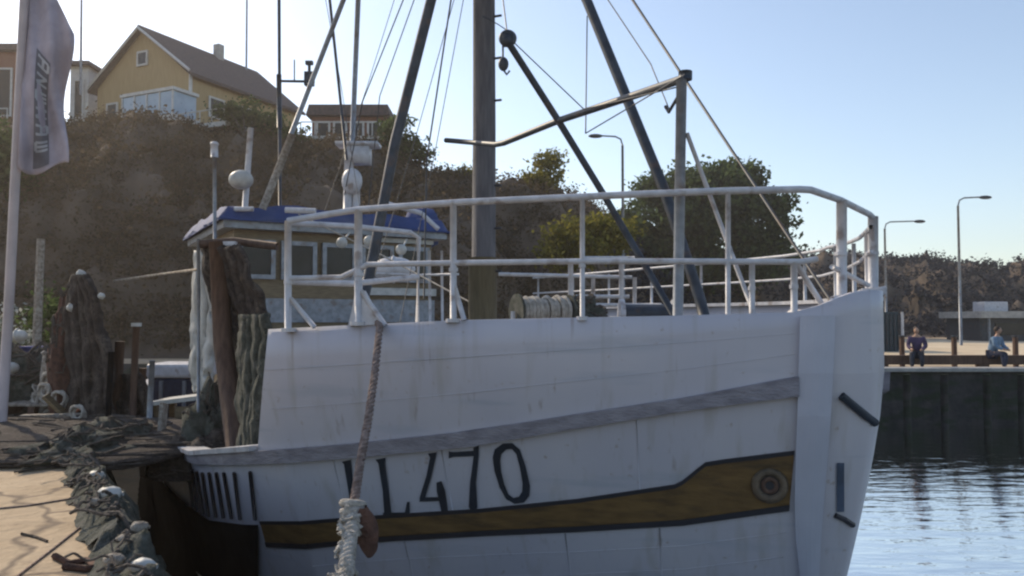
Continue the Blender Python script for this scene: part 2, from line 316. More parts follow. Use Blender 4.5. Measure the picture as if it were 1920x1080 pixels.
# ------------------------------------------------------------------ houses
def window(parent, c, X, Z, wd, ht, N, glass='glass', nx=1, t=.12, fm='trim'):
    c = Vector(c); fr = MB()
    for s_ in (-1, 1):
        fr.box(c+X*s_*(wd/2)+N*.02, (t, .1, ht+t), (X, N, Z)); fr.box(c+Z*s_*(ht/2)+N*.021, (wd-t, .1, t), (X, N, Z))
    for k in range(1, nx): fr.box(c+X*(-wd/2+wd*k/nx)+N*.022, (t*.6, .08, ht-t), (X, N, Z))
    f = fr.build('window', M[fm], parent); g_ = MB(); g_.box(c+N*.01, (wd-t, .03, ht-t), (X, N, Z)); g_.build('pane', M[glass], f); return f
def gable_house():
    p0 = Vector((-21.1, 52, 15.2)); gd = Vector((-.91, .42, 0)).normalized(); sdv = Vector((.42, .91, 0)).normalized(); Wd, Ln = 8.9, 10.5; ez, az = 19.55, 23.1
    t = thing('gabled_house', 'ochre yellow gabled house with dark roof and white balcony on the hill', 'house', (p0.x, p0.y, 14.4))
    Z = Vector((0, 0, 1)); z0 = 13.5; a = Vector((p0.x, p0.y, z0)); b = a+gd*Wd; c_ = b+sdv*Ln; d = a+sdv*Ln; m = MB(); up = lambda p, z: Vector((p.x, p.y, z))
    mid = a+gd*Wd/2; m.v = [a, b, up(b, ez), up(mid, az), up(a, ez), d, c_, up(c_, ez), up(mid+sdv*Ln, az), up(d, ez)]; m.v = [tuple(v) for v in m.v]
    m.f = [(0, 1, 2, 3, 4), (5, 9, 8, 7, 6), (0, 4, 9, 5), (1, 6, 7, 2)]; m.build('wall', M['yellow'], t)
    r = MB(); ov = .45
    for s_, e in ((0, a), (1, b)):
        out = -gd if s_ == 0 else gd; sl_ = (ez-az)/(Wd/2); R1 = up(mid, az+.12)-sdv*ov; R2 = up(mid, az+.12)+sdv*(Ln+ov); E1 = up(e, ez+.12)+out*ov-sdv*ov+Z*sl_*ov; E2 = E1+sdv*(Ln+2*ov)
        r.quad(R1, R2, E2, E1); r.quad(R1-Z*.22, E1-Z*.22, E2-Z*.22, R2-Z*.22); r.quad(E1, E2, E2-Z*.22, E1-Z*.22); r.quad(R1, E1, E1-Z*.22, R1-Z*.22); r.quad(R2, R2-Z*.22, E2-Z*.22, E2)
    rf = r.build('roof', M['roof'], t); ch = MB(); q = up(mid, az)+sdv*6.5-gd*.3; ch.box(q+Z*.2, (.55, .55, 1.3), (gd, sdv, Z)); ch.build('chimney', M['concrete'], rf)
    tr = MB()
    for e, out in ((a, -gd), (b, gd)): tr.tube([up(mid, az-.1)-sdv*.5, up(e, ez-.1)+out*.35-sdv*.5], .1, 4)
    tr.tube([up(a, z0)-sdv*.03, up(a, ez)-sdv*.03], .12, 4); tr.build('barge_board', M['trim'], t)
    N = -sdv; window(t, up(mid, 21)+N*.05, gd, Z, .9, .9, N); window(t, up(a+gd*7.3, 17.6)+N*.05, gd, Z, 1.0, 1.2, N)
    for k in (2.2, 4.8, 7.4): window(t, up(a, 17.6)+sdv*k-gd*.05, sdv, Z, 1.3, 1.3, -gd)
    # glazed balcony and terrace in front
    bc = a+gd*1.6-sdv*1.1; sl = MB(); sl.box(up(bc, 15.95), (4.9, 2.2, .35), (gd, sdv, Z)); sl.box(up(a-gd*2.1-sdv*.4, 15.25), (5.2, 2.6, .3), (gd, sdv, Z)); ba = sl.build('balcony', M['trim'], t)
    gl = MB(); gl.box(up(bc, 16.95), (4.5, 1.9, 1.45), (gd, sdv, Z)); gl.build('glazing', M['blueglass'], ba)
    pf = MB()
    for k in range(5): pf.box(up(bc+gd*(-2.25+k*1.125)-sdv*.95, 16.95), (.1, .1, 1.7), (gd, sdv, Z))
    pf.box(up(bc, 17.8), (4.8, 2.1, .2), (gd, sdv, Z)); pf.build('balcony_frame', M['trim'], ba)
    rl = MB(); q = a-gd*4.6-sdv*1.7
    for k in range(6): rl.tube([up(q+gd*k, 15.4), up(q+gd*k, 16.2)], .04, 5)
    rl.tube([up(q, 16.2), up(q+gd*5, 16.2)], .04, 5); rl.build('railing', M['trim'], t)
    for k in (-2, 0, 2): pl_ = MB(); pl_.tube([up(bc+gd*k-sdv*.7, 12.8), up(bc+gd*k-sdv*.7, 15.77)], .14, 8); pl_.build('balcony_post', M['wood'], t)
gable_house()
def flat_house(label, px0, px1, ytop, ybase, D, wallm, roofh=.6, nwin=4, name='flat_roofed_house', deep=5, slope=0):
    a, b = at(px0, ybase, D), at(px1, ybase, D); zt = at(px0, ytop, D).z; W = b.x-a.x; cx = (a.x+b.x)/2; Z = Vector((0, 0, 1)); X = Vector((1, 0, 0)); N = Vector((0, -1, 0)); zb = a.z-2.5
    t = thing(name, label, 'house', (cx, D+deep/2, zb)); m = MB(); m.box((cx, D+deep/2, (zb+zt-roofh)/2), (W-.6, deep, zt-roofh-zb)); m.build('wall', M[wallm], t)
    r = MB(); zr = zt-roofh/2; r.v = [(cx-W/2, D-.5, zt-roofh), (cx+W/2, D-.5, zt-roofh), (cx+W/2, D+deep+.5, zt-roofh), (cx-W/2, D+deep+.5, zt-roofh), (cx-W/2+.15, D-.3, zt), (cx+W/2-.15, D-.3, zt-slope), (cx+W/2-.15, D+deep+.3, zt-slope), (cx-W/2+.15, D+deep+.3, zt)]
    r.f = [(0, 3, 2, 1), (4, 5, 6, 7), (0, 1, 5, 4), (1, 2, 6, 5), (2, 3, 7, 6), (3, 0, 4, 7)]; r.build('roof', M['roof'], t)
    wh = (zt-roofh-a.z)*.62; wd = (W-1)/nwin*.72
    for k in range(nwin): window(t, (cx-(W-1)/2+(W-1)*(k+.5)/nwin, D-.05, a.z+wh*.75), X, Z, wd, wh, N)
    s = MB(); s.box((cx, D-.9, a.z-.1), (W+.3, 1.7, .2)); s.build('terrace', M['trim'], t)
    if W > 4:
        s = MB(); [s.tube([(cx-W/2+k*W/6, D-1.65, a.z), (cx-W/2+k*W/6, D-1.65, a.z+.9)], .04, 5) for k in range(7)]; s.tube([(cx-W/2, D-1.65, a.z+.9), (cx+W/2, D-1.65, a.z+.9)], .04, 5); s.build('railing', M['trim'], t)
    return t
flat_house('low brown house with thick flat dark roof beside the ridge trees', 576, 732, 198, 266, 52, 'redwall', .75, 4)
flat_house('brown house cut by the left edge behind the flagpole', -150, 42, 84, 240, 54, 'redwall', .5, 3)
flat_house('small pale house between the banner and the yellow house', 122, 172, 116, 240, 56, 'trim', .35, 1, deep=4)

# ------------------------------------------------------------------ harbour shed, container, lamps on the far shore
def shed():
    D = 60; a = at(1832, 600, D); zt = at(1832, 588, D).z; cx = a.x+4.5; t = thing('harbour_shed', 'low dark shed with pale flat canopy roof on the far shore', 'shed', (cx, D+2.5, QZ))
    m = MB(); m.box((cx, D+2.5, (QZ+zt-.2)/2), (8.4, 4.6, zt-QZ-.2)); m.build('wall', M['dark'], t)
    r = MB(); r.box((cx, D+2.2, zt-.08), (9.2, 6, .5)); r.build('canopy', M['concrete'], t)
    for k in (-3.9, 0, 3.9): p = MB(); p.tube([(cx+k, D-.5, QZ), (cx+k, D-.5, zt-.33)], .09); p.build('post', M['steel'], t)
    w_ = MB(); w_.box((cx-1.3, D+.16, QZ+.9), (3.5, .1, .9)); w_.build('window', M['glass'], t)
    r = MB(); r.box((a.x+2.2, D+2, zt+.17+.35), (1.8, 1.6, .8)); r.build('roof_box', M['rail'], t, bevel=.05)
shed()
def container():
    D = 40; a = at(1650, 575, D); t = thing('storage_container', 'dark blue green container just right of the bow on the pier', 'container', (a.x, D+1.5, QZ))
    m = MB(); m.box((a.x-.2, D+1.5, (QZ+3.6)/2), (2.2, 3, 3.6-QZ)); m.build('body', mat('dark teal steel', (.02, .04, .055), .6, .2), t)
    m = MB(); [m.box((a.x-1.1+.2*k, D-.03, (QZ+3.6)/2), (.06, .06, 1.8)) for k in range(11)]; m.build('door_rib', M['dark'], t)
    m = MB(); m.tube([(a.x+1.05, D-.1, QZ), (a.x+1.05, D-.1, 3.6)], .07, 6); m.build('corner_post', M['rail'], t)
container()
def lamp(label, px, ytop, D, headpx, grp='street lamps on the far shore'):
    base = at(px, 600, D); zt = at(px, ytop, D).z; dx = (headpx-px)*D/F; t = thing('street_lamp', label, 'street lamp', (base.x, D, QZ), grp)
    s = 1 if dx > 0 else -1; m = MB(); m.tube([(base.x, D, QZ), (base.x, D, zt-.5)], .10, 8, .07); m.tube([(base.x, D, zt-.5), (base.x+s*.1, D, zt-.15), (base.x+s*.4, D, zt), (base.x+dx*.85, D, zt+.05)], .05, 8); m.build('pole', M['steel'], t, True)
    h = MB(); h.ell((base.x+dx, D, zt+.03), (.42, .16, .12), 12, 8); h.build('lamp_head', M['dark'], t, True); return t
lamp('tall street lamp with its arm to the left, beside the dark tree', 1169, 256, 45, 1118)
lamp('lower of the two street lamps right of the bow', 1662, 416, 56, 1728)
lamp('taller street lamp farthest right, its arm to the right', 1801, 371, 50, 1853)
# poles on the hill
for px, yb, D, nm, lb in ((151, 118, 55, 'flagpole', 'thin dark flagpole left of the yellow house'), (461, 170, 62, 'radio_mast', 'thin aerial mast behind the yellow house roof')):
    b = at(px, yb+60, D); m = MB(); m.tube([b, at(px+3, -120, D)], .09, 6, .06); o = m.build(nm, M['steel']); tag(o, lb, 'pole')

# pier details on the right
def pier_bits():
    n = MB(); n.box((23, 24.75, QZ+.06), (30.5, .7, .12)); tag(n.build('pier_edge', M['concrete'], bevel=.02), 'pale concrete edge along the pier top', 'pier edge')
    b = MB(); b.box((23, 25.6, QZ+.31), (30.5, .24, .30)); 
    tb = thing('timber_beam', 'long dark timber beam on short blocks along the pier', 'beam', (23, 25.6, QZ))
    b.build('beam', M['wood'], tb, bevel=.02)
    for k in range(10): q = MB(); q.box((8.6+3.2*k, 25.6, QZ+.08), (.3, .28, .16)); q.build('block', M['wood'], tb)
    bb = None
    for k, px in enumerate((1692, 1790, 1905)):
        p = at(px, 690, 27.2); t = thing('wooden_post', ['short dark post beside the left pier sitter', 'short dark post between the two pier sitters', 'short dark post at the right end of the pier'][k], 'post', (p.x, 27.2, QZ), 'posts along the pier')
        m = MB(); m.tube([(p.x, 27.2, QZ-.1), (p.x, 27.2, QZ+1.0)], .09, 8); m.build('shaft', M['wood'], t); m = MB(); m.tube([(p.x, 27.2, QZ+1.0), (p.x, 27.2, QZ+1.06)], .12, 8); m.build('cap', M['dark'], t)
    for k, px in enumerate((1700, 1770, 1850, 1915)):
        p = at(px, 700, 24.2); m = MB(); m.tube([(p.x, 24.2, -2), (p.x, 24.2, QZ-.05)], .11, 10)
        tag(m.build('fender_pile', M['wall'], None, True), ['timber fender pile nearest the bow, against the pier wall', 'second fender pile from the bow along the pier wall', 'fender pile below the right pier sitter', 'fender pile at the right edge of the photo'][k], 'pile', 'fender piles against the pier wall')
pier_bits()

# ------------------------------------------------------------------ people sitting on the beam
def skin_obj(name, joints, edges, m, parent, off):
    me = bpy.data.meshes.new(name); me.from_pydata([tuple(j[0]) for j in joints], edges, []); me.materials.append(m); o = bpy.data.objects.new(name, me); C.objects.link(o); o.parent = parent; o.location = (0, 0, 0)
    md = o.modifiers.new('skin', 'SKIN'); md.use_smooth_shade = True; sv = me.skin_vertices[0].data
    for k, j in enumerate(joints): sv[k].radius = (j[1]+off, j[1]+off); sv[k].use_root = (k == 0)
    sb = o.modifiers.new('sub', 'SUBSURF'); sb.levels = 1; sb.render_levels = 2; return o
def person(label, loc, rz, top, bottom, lean=.12, arm=.35):
    t = thing('person', label, 'person', loc); L = lean
    J = [((0, 0, .50), .13), ((0, -L*.5, .74), .13), ((0, -L, .98), .15), ((0, -L-.01, 1.09), .055), ((0, -L-.03, 1.17), .06),
         ((-.19, -L, 1.0), .065), ((-.25, -L-.05, .76), .048), ((-.14, -L-.25, .66), .036), ((-.10, -L-.32, .645), .03),
         ((.19, -L, 1.0), .065), ((.26, -L-.06, .76), .048), ((.15, -L-.26, .64), .036), ((.11, -L-.33, .63), .03),
         ((-.10, -.05, .49), .095), ((-.13, -.42, .52), .068), ((-.13, -.46, .10), .045), ((-.13, -.60, .04), .04),
         ((.10, -.05, .49), .095), ((.14, -.40, .53), .068), ((.15, -.34, .10), .045), ((.15, -.49, .04), .04)]
    E = [(0, 1), (1, 2), (2, 3), (3, 4), (2, 5), (5, 6), (6, 7), (7, 8), (2, 9), (9, 10), (10, 11), (11, 12), (0, 13), (13, 14), (14, 15), (15, 16), (0, 17), (17, 18), (18, 19), (19, 20)]
    skin_obj('body', J, E, M['skin'], t, 0)
    hd = MB(); hd.ell(Vector((0, -L-.045, 1.255))+Vector(loc), (.078, .098, .115), 16, 12); hd.ell(Vector((0, -L-.145, 1.25))+Vector(loc), (.015, .02, .022), 8, 6)
    hd.build('head', M['skin'], t, True)
    hr = MB(); hr.ell(Vector((0, -L-.02, 1.285))+Vector(loc), (.092, .105, .105), 16, 12, .08); hr.build('hair', M['hair'], t, True)
    tj = [J[k] for k in (0, 1, 2, 5, 6, 7, 9, 10, 11)]; te = [(0, 1), (1, 2), (2, 3), (3, 4), (4, 5), (2, 6), (6, 7), (7, 8)]; skin_obj('jacket', tj, te, M[top], t, .022)
    lj = [((0, 0, .50), .125)]+[J[k] for k in (13, 14, 15, 17, 18, 19)]; skin_obj('trousers', lj, [(0, 1), (1, 2), (2, 3), (0, 4), (4, 5), (5, 6)], M[bottom], t, .018)
    for k in (16, 20): sh = MB(); sh.ell(Vector(J[k][0])+Vector(loc)+Vector((0, .03, .01)), (.05, .13, .05), 10, 8); sh.build('shoe', M['edge'], t, True); t.rotation_euler = (0, 0, rz)
p = at(1720, 690, 25.55); person('person in dark purple top sitting on the pier beam, nearer the bow', (p.x, 25.55, QZ), -.5, 'purple', 'jeans')
p = at(1858, 690, 25.55); person('person in light blue top sitting on the pier beam, farther right', (p.x, 25.55, QZ), .6, 'bluecloth', 'navy', .2)

# ------------------------------------------------------------------ THE FISHING BOAT
P0 = Vector((2.73, 6.09, 0)); AF = Vector((-.5, .866, 0)).normalized(); PN = Vector((-.866, -.5, 0)).normalized()
WT = [(0, 0), (.03, .15), (.08, .26), (.16, .38), (.27, .52), (.45, .75), (.81, 1.18), (1.4, 1.87), (2, 2.5), (2.7, 3.16), (3.41, 3.76), (4.3, 4.08), (5.4, 4.18), (9, 4.2), (14, 4.0), (17.5, 3.3), (19.3, 2.2), (19.8, 1.2), (20, 0)]
TOPP = [(0, 3.43), (.16, 3.31), (.27, 3.26), (.81, 3.235), (2, 3.2), (3.41, 3.115)]
TOPS = [(0, 3.43), (20, 3.42)]
STK = [(0, 2.80), (.27, 2.776), (.81, 2.60), (2, 2.283), (2.8, 2.127), (3.41, 2.03), (5.4, 1.72), (7, 1.60), (12, 1.60), (16, 1.8), (20, 2.1)]
def ws(s, z):
    """half breadth at distance s behind the level's own stem point"""
    k = max(0, min(1, (2.9-z)/2.9)); flare = 1-(.55*k**1.4)*math.exp(-s/3.0)
    return interp(WT, s)*flare*(1-.06*k)
def tip(z):  # stem rake
    return .0 if z > 2.7 else .30*((2.7-z)/1.5)**1.25
def hp(s, z, side=1, out=0.0):
    """point on the hull skin: s metres aft of the stem, height z, side=1 port"""
    q = lambda a: P0+AF*(a+tip(z)*math.exp(-a/6))+PN*side*ws(a, z)
    p = q(s); e = .03; d = (q(s+e)-q(max(0, s-e))).normalized(); nrm = Vector((-d.y, d.x, 0))*(-1 if side == 1 else 1)
    if nrm.dot(PN*side-AF*.3) < 0: nrm = -nrm
    p = p+nrm*out; return Vector((p.x, p.y, z))
SS = [0, .015, .03, .055, .08, .12, .16, .21, .27, .36, .45, .6, .81, 1.1, 1.4, 1.7, 2, 2.35, 2.7, 3.05, 3.38, 3.41, 3.45, 3.8, 4.3, 4.8, 5.4, 6.2, 7, 8, 9, 10, 11.5, 13, 14, 15, 16, 17, 17.5, 18.2, 18.8, 19.3, 19.6, 19.8, 20]
def full(z_of, out=0):  # ring port aft -> stem -> starboard aft
    return [hp(s, z_of(s, 1), 1, out) for s in reversed(SS)]+[hp(s, z_of(s, -1), -1, out) for s in SS[1:]]
boat = thing('fishing_boat', 'big white wooden fishing boat with bow rails, tall mast and registration LL470', 'fishing boat', (P0+AF*10))
lv = [-.9, -.2, .25, .55, .8, 1.0, 1.2, 1.4, 1.6, 1.8]
h = MB(); rows = [full(lambda s, d, z=z: z*min(1, interp(STK, s)/1.9) if z > 0 else z) for z in lv]+[full(lambda s, d, f=f: interp(STK, s)*f+1.8*min(1, interp(STK, s)/1.9)*(1-f)) for f in (.33, .66, 1)]
h.grid(rows); hull = h.build('hull', M['white'], boat, True)
def s_at(px, z):
    lo, hi = 2.5, 6.0
    for k in range(30):
        a = (lo+hi)/2
        if proj(hp(a, z, 1))[0] > px: lo = a
        else: hi = a
    return lo
S_TOP, S_MID, S_LOW = s_at(503, 3.1), s_at(482, 2.0), s_at(487, 1.25)
# black bottom paint and shade lying on the shell, with quay shade painted into it aft
h = MB(); h.grid([full(lambda s, d, z=z: z, .02) for z in (-.85, -.5, -.2, 0, .2, .40)]); h.build('bottom_paint_and_shade', M['tar_shade'], boat, True)
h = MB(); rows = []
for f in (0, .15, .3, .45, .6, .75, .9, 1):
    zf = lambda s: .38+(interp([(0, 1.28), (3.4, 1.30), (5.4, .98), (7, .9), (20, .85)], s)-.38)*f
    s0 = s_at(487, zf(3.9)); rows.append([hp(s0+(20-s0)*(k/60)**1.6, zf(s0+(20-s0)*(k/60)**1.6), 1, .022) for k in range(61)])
h.grid(rows); h.build('bottom_paint_and_shade', M['tar_shade'], boat, True)  # aft port rise: shade between quay and hull painted on as black
# bulwarks: forecastle (port to s=3.41) and starboard all along; inner skin gives thickness
def shell(name, s_list, side, zb, zt, th=.07, m='white'):
    b = MB(); ends = {f: s_at(482+21*f, 2.0+1.1*f) for f in (0, .25, .5, .75, 1)}; ends[0] = S_MID
    def col(s, o, f):
        if side == 1: s = s+max(0, s-1.5)/(3.41-1.5)*(ends[f]-3.41)
        return hp(s, zb(s)+(zt(s)-zb(s))*f, side, o)
    fr = [0, .25, .5, .75, 1]
    rows = [[col(s, 0, f) for s in s_list] for f in fr]
    rows += [[col(s, -th, f) for s in s_list] for f in reversed(fr)]
    rows.append(rows[0]); b.grid(rows)
    i = len(b.v); n = len(s_list)
    for c in (0, n-1): b.v += [tuple(r[c]) for r in rows[:-1]]; b.f.append(tuple(range(len(b.v)-10, len(b.v))))
    return b.build(name, M[m], boat, True)
zs = lambda s: interp(STK, s)
sl1 = [s for s in SS if s <= 3.41]; o = shell('bulwark', sl1, 1, zs, lambda s: interp(TOPP, s))
sl2 = [s for s in SS if s <= 11.5]; shell('bulwark', sl2, -1, zs, lambda s: interp(TOPS, s))
# low aft bulwark + capping
sl3 = [S_MID]+[s for s in SS if s > S_MID+.02]
def ribbon(name, s_list, side, ztf, zbf, o1, o2, m, cap=True):
    b = MB(); rows = []
    A1 = [hp(s, ztf(s), side, o1) for s in s_list]; A2 = [hp(s, ztf(s), side, o2) for s in s_list]; B2 = [hp(s, zbf(s), side, o2) for s in s_list]; B1 = [hp(s, zbf(s), side, o1) for s in s_list]
    b.grid([A1, A2, B2, B1, A1])
    for c in (0, -1):
        i = len(b.v); b.v += [tuple(x[c]) for x in (A1, A2, B2, B1)]; b.f.append((i, i+1, i+2, i+3))
    return b.build(name, M[m], boat)
STB = lambda s: interp([(0, 2.63), (.27, 2.626), (.81, 2.497), (2, 2.152), (2.8, 2.0), (3.41, 1.90), (5.4, 1.62), (7, 1.5), (12, 1.5), (20, 2.0)], s)
st = [.265]+[s for s in SS if .3 < s]
ribbon('rubbing_strake', [s for s in st if s < 14], 1, zs, STB, -.02, .055, 'strake')
ribbon('rubbing_strake', [s for s in st if s < 14], -1, zs, STB, -.02, .055, 'strake')
ribbon('gunwale', sl3[:-8], 1, lambda s: zs(s)+.055, lambda s: zs(s)+.005, -.16, .09, 'rail')
# brown band with black edge lines
BT = lambda s: interp([(0, 2.19), (.27, 2.183), (.60, 2.10), (.70, 2.07), (.84, 1.885), (1.4, 1.72), (2, 1.584), (2.8, 1.44), (3.41, 1.317), (5.4, .98), (7, .9), (12, .9), (20, 1.2)], s)
BB = lambda s: interp([(0, 1.75), (.27, 1.756), (.82, 1.59), (1.4, 1.485), (2, 1.388), (2.8, 1.24), (3.41, 1.093), (5.4, .78), (7, .7), (12, .7), (20, 1.0)], s)
bs = sorted(set([.265]+[s for s in SS if .3 < s < 16]+[.5, .55, .6, .65, .7, .74, .78, .82, .86, .9, 1.0]))
for sd_ in (1, -1):
    bs_ = [s for s in bs if s < S_LOW-.02]+[S_LOW] if sd_ == 1 else bs
    ribbon('painted_band', bs_, sd_, BT, BB, -.01, .008, 'band')
    ribbon('band_edge', bs_, sd_, lambda s: BT(s)+.022, lambda s: BT(s)-.012, -.01, .013, 'edge')
    ribbon('band_edge', bs_, sd_, lambda s: BB(s)+.02, lambda s: BB(s)-.03, -.01, .016, 'edge')
# deck
dk = MB(); fs = [s for s in SS if s <= 3.41]
dk.grid([[hp(s, 2.35, sd_, -.08)*1 for s in fs] for sd_ in (1, -1)]); 
dk.quad(hp(3.41, 2.35, 1, -.1), hp(3.41, 2.35, -1, -.1), hp(3.41, 1.12, -1, -.1), hp(3.41, 1.12, 1, -.1)); dk.build('foredeck', M['deck'], boat)
dk = MB(); dk.grid([[hp(s, 1.12, sd_, -.12) for s in sl3] for sd_ in (1, -1)]); dk.build('main_deck', M['deck'], boat)

# pixel -> hull surface (port)
def on_hull(px, py, out=.012):
    lo, hi = .15, 4.5; z = 2
    for it in range(40):
        s = (lo+hi)/2
        for k in range(4):
            p = hp(s, z, 1, out); z = at(px, py, p.y).z
        p = hp(s, z, 1, out); q = proj(p)[0]
        if q > px: lo = s
        else: hi = s
    return p
def glyph(polys):
    b = MB()
    for pts in polys:                      # strips: list of (left, right) pixel pairs
        L = []
        for (a, c), (a2, c2) in zip(pts, pts[1:]):
            for k in range(4): L.append([(a[0]+(a2[0]-a[0])*k/4, a[1]+(a2[1]-a[1])*k/4), (c[0]+(c2[0]-c[0])*k/4, c[1]+(c2[1]-c[1])*k/4)])
        L.append(list(pts[-1])); rows = []
        for a, c in L: rows.append([on_hull(440+(a[0]+(c[0]-a[0])*j/2)/3.2, 780+(a[1]+(c[1]-a[1])*j/2)/3.2) for j in range(3)])
        b.grid(rows)
    b.build('registration_letter', M['letter'], boat)
glyph([[((643, 275), (697, 262)), ((655, 290), (700, 290)), ((690, 500), (722, 500)), ((703, 608), (738, 606))], [((703, 618), (700, 596)), ((790, 612), (788, 594))]])
glyph([[((845, 262), (905, 250)), ((862, 285), (902, 285)), ((888, 450), (925, 450)), ((898, 598), (940, 580))], [((888, 606), (890, 580)), ((1052, 600), (1044, 578))], [((1020, 582), (1050, 582)), ((1034, 515), (1050, 515))]])
glyph([[((1160, 225), (1212, 218)), ((1172, 250), (1206, 250)), ((1150, 360), (1180, 365)), ((1108, 495), (1140, 500))], [((1108, 515), (1112, 488)), ((1250, 510), (1250, 486))], [((1210, 400), (1240, 390)), ((1212, 450), (1262, 445)), ((1240, 575), (1280, 570))]])
glyph([[((1284, 255), (1284, 212)), ((1310, 246), (1310, 216)), ((1450, 240), (1450, 208))], [((1432, 190), (1466, 178)), ((1434, 240), (1464, 240)), ((1412, 400), (1448, 400)), ((1404, 545), (1456, 545)), ((1414, 562), (1450, 562))]])
oc = [(1560, 200), (1610, 165), (1665, 162), (1710, 200), (1745, 300), (1772, 420), (1768, 480), (1735, 520), (1680, 528), (1630, 500), (1590, 430), (1558, 330), (1548, 250)]
cc = (1660, 345); inn = [(cc[0]+(x-cc[0])*.60, cc[1]+(y-cc[1])*.80) for x, y in oc]
glyph([[(a, b) for a, b in zip(oc+oc[:1], inn+inn[:1])]])
# hawse pipe in the brown band
hc = on_hull(1443, 910, .02); n1 = (on_hull(1430, 910, 0)-on_hull(1456, 910, 0)); n1.z = 0; n1.normalize(); hn = Vector((n1.y, -n1.x, 0)); hn = -hn if hn.y > 0 else hn
b = MB(); b.torus(hc, hn, .105, .035, 28, 10); hw = b.build('hawse_pipe', mat('dull brass', (.10, .075, .05), .5, .3, 12, .3, metal=.2), boat, True)
b = MB(); b.torus(hc+hn*.005, hn, .05, .02, 20, 8); b.build('inner_ring', M['wood'], hw, True)
b = MB(); x = Vector((0, 0, 1)).cross(hn); b.tube([hc-hn*.01, hc+hn*.012], .075, 20); b.build('hole', M['edge'], hw)
# marks right of the stem: starboard strake end plate, recess and draught notch
for k, (q, sz, m_) in enumerate((((1608, 765), 0, 'edge'), ((1583, 973), 0, 'edge'))): pass
b = MB(); pr = [(1578, 742), (1600, 760), (1622, 778), (1641, 793)]
def on_stbd(px, py, out=.02):
    """hull point round the nose: sigma>0 port, <0 starboard"""
    lo, hi = -.16, .9
    for k in range(40):
        a = (lo+hi)/2; z = 2
        for j in range(4): p = hp(abs(a), z, 1 if a > 0 else -1, out); z = at(px, py, p.y).z
        if proj(p)[0] > px: lo = a
        else: hi = a
    return p
rows = []
for y, x0, x1 in ((592, 1500, 1566), (640, 1499, 1565), (700, 1497, 1562), (780, 1495, 1558), (860, 1492, 1552), (940, 1490, 1545), (1010, 1492, 1540), (1080, 1500, 1536), (1180, 1505, 1530), (1290, 1508, 1525)):
    rows.append([on_stbd(x0, y, -.01)]+[on_stbd(x0+(x1-x0)*k/5, y, .045+.02*math.sin(k/5*math.pi)) for k in range(6)]+[on_stbd(x1, y, -.01)])
q_ = MB(); q_.grid(rows); q_.build('stem', mat('stem white paint', (.44, .455, .53), .4, .06, 2, .1), boat)
b.tube([on_stbd(x, y, .015) for x, y in pr], .032, 8); b.build('stem_fender', mat('blue black rubber', (.02, .03, .045), .6, .2), boat, True)
b = MB(); b.grid([[on_stbd(x, y, .012) for x in (1569, 1574, 1579, 1583)] for y in (868, 890, 920, 960)]); b.build('anchor_recess', mat('blue grey recess paint', (.05, .07, .11), .5, .3, 6), boat)
b = MB(); b.tube([on_stbd(x, y, .01) for x, y in ((1566, 966), (1584, 974), (1600, 985))], .022, 6); b.build('draught_notch', M['edge'], boat)

# bow rails -------------------------------------------------------------
def bend(pts, r, name='rail', m='rail', par=None, n=10):
    b = MB(); b.tube(pts, r, n); return b.build(name, M[m], par or boat, True)
for s_, z0, z1 in ((1.05, 0, 1), (2.2, 0, 1), (3.0, 0, 1)):
    bend([hp(s_, STB(s_)+(.02 if z0 else 0)-(STB(s_)-BT(s_))*f, 1, .0) for f in (.02, .5, .98)], .005, 'plank_seam', 'white', hull, 6)
for s_ in (.95, 1.5, 2.6): bend([hp(s_, BB(s_)-.04-f*.6, 1, .0) for f in (0, .5, 1)], .006, 'plank_seam', 'white', hull, 6)
for f in (.35, .68): bend([hp(s_, zs(s_)+(interp(TOPP, s_)-zs(s_))*f*.98, 1, .0) for s_ in SS if s_ == .27 or .3 < s_ <= 3.41], .003, 'plate_seam', 'white', hull, 6)
for f in (.35, .8): bend([hp(s_, BB(s_)-.05-f*.45, 1, .0) for s_ in SS if s_ == .27 or .3 < s_ <= 3.41], .0035, 'plank_seam', 'white', hull, 6)
def pd(px):  # depth of the port rail line at photo column px
    return interp([(480, 7.15), (540, 7.0), (672, 6.82), (850, 6.58), (1092, 6.34), (1275, 6.22), (1500, 6.12), (1520, 6.15), (1578, 6.6), (1638, 7.3)], px)
top = [(540, 414), (672, 393), (850, 380), (1070, 370), (1200, 364), (1360, 358), (1500, 355), (1520, 356), (1578, 376), (1630, 402), (1638, 410)]
bend([at(x, y, pd(x)) for x, y in top], .028)
mid = [(540, 522), (640, 520), (690, 496), (850, 493), (1092, 490), (1275, 490), (1500, 491), (1530, 486)]
bend([at(x, y, pd(x)) for x, y in mid], .024)
def post(x, y0, y1, r=.024, x1=None):
    D = pd(x); bend([at(x, y0, D), at(x if x1 is None else x1, y1, D)], r, 'rail_post')
    f_ = at(x, y1, D); b_ = MB(); b_.tube([f_+Vector((0, .02, -.02)), f_+Vector((0, .02, .012))], r*2.3, 8); b_.build('post_flange', M['rail'], boat); b_ = MB(); b_.tube([f_+Vector((0, 0, .4 if y1-y0 > 150 else .2)), f_+Vector((0, 0, .43 if y1-y0 > 150 else .23))], r*1.35, 8); b_.build('post_collar', M['rail'], boat)
for a in ((540, 414, 618, .03), (672, 393, 606, .034), (850, 380, 600, .028), (1092, 369, 596, .02), (1365, 358, 593, .02), (1410, 491, 593, .022), (1489, 492, 590, .026), (1578, 376, 570, .042), (1637, 406, 560, .045)): post(*a)
for (x0, y0, x1, y1) in ((545, 560, 590, 614), (676, 545, 722, 610), (850, 530, 870, 600), (1490, 490, 1546, 578), (1560, 500, 1628, 535)):
    bend([at(x0, y0, pd(x0)), at(x1, y1, pd(x1))], .022, 'rail_brace')
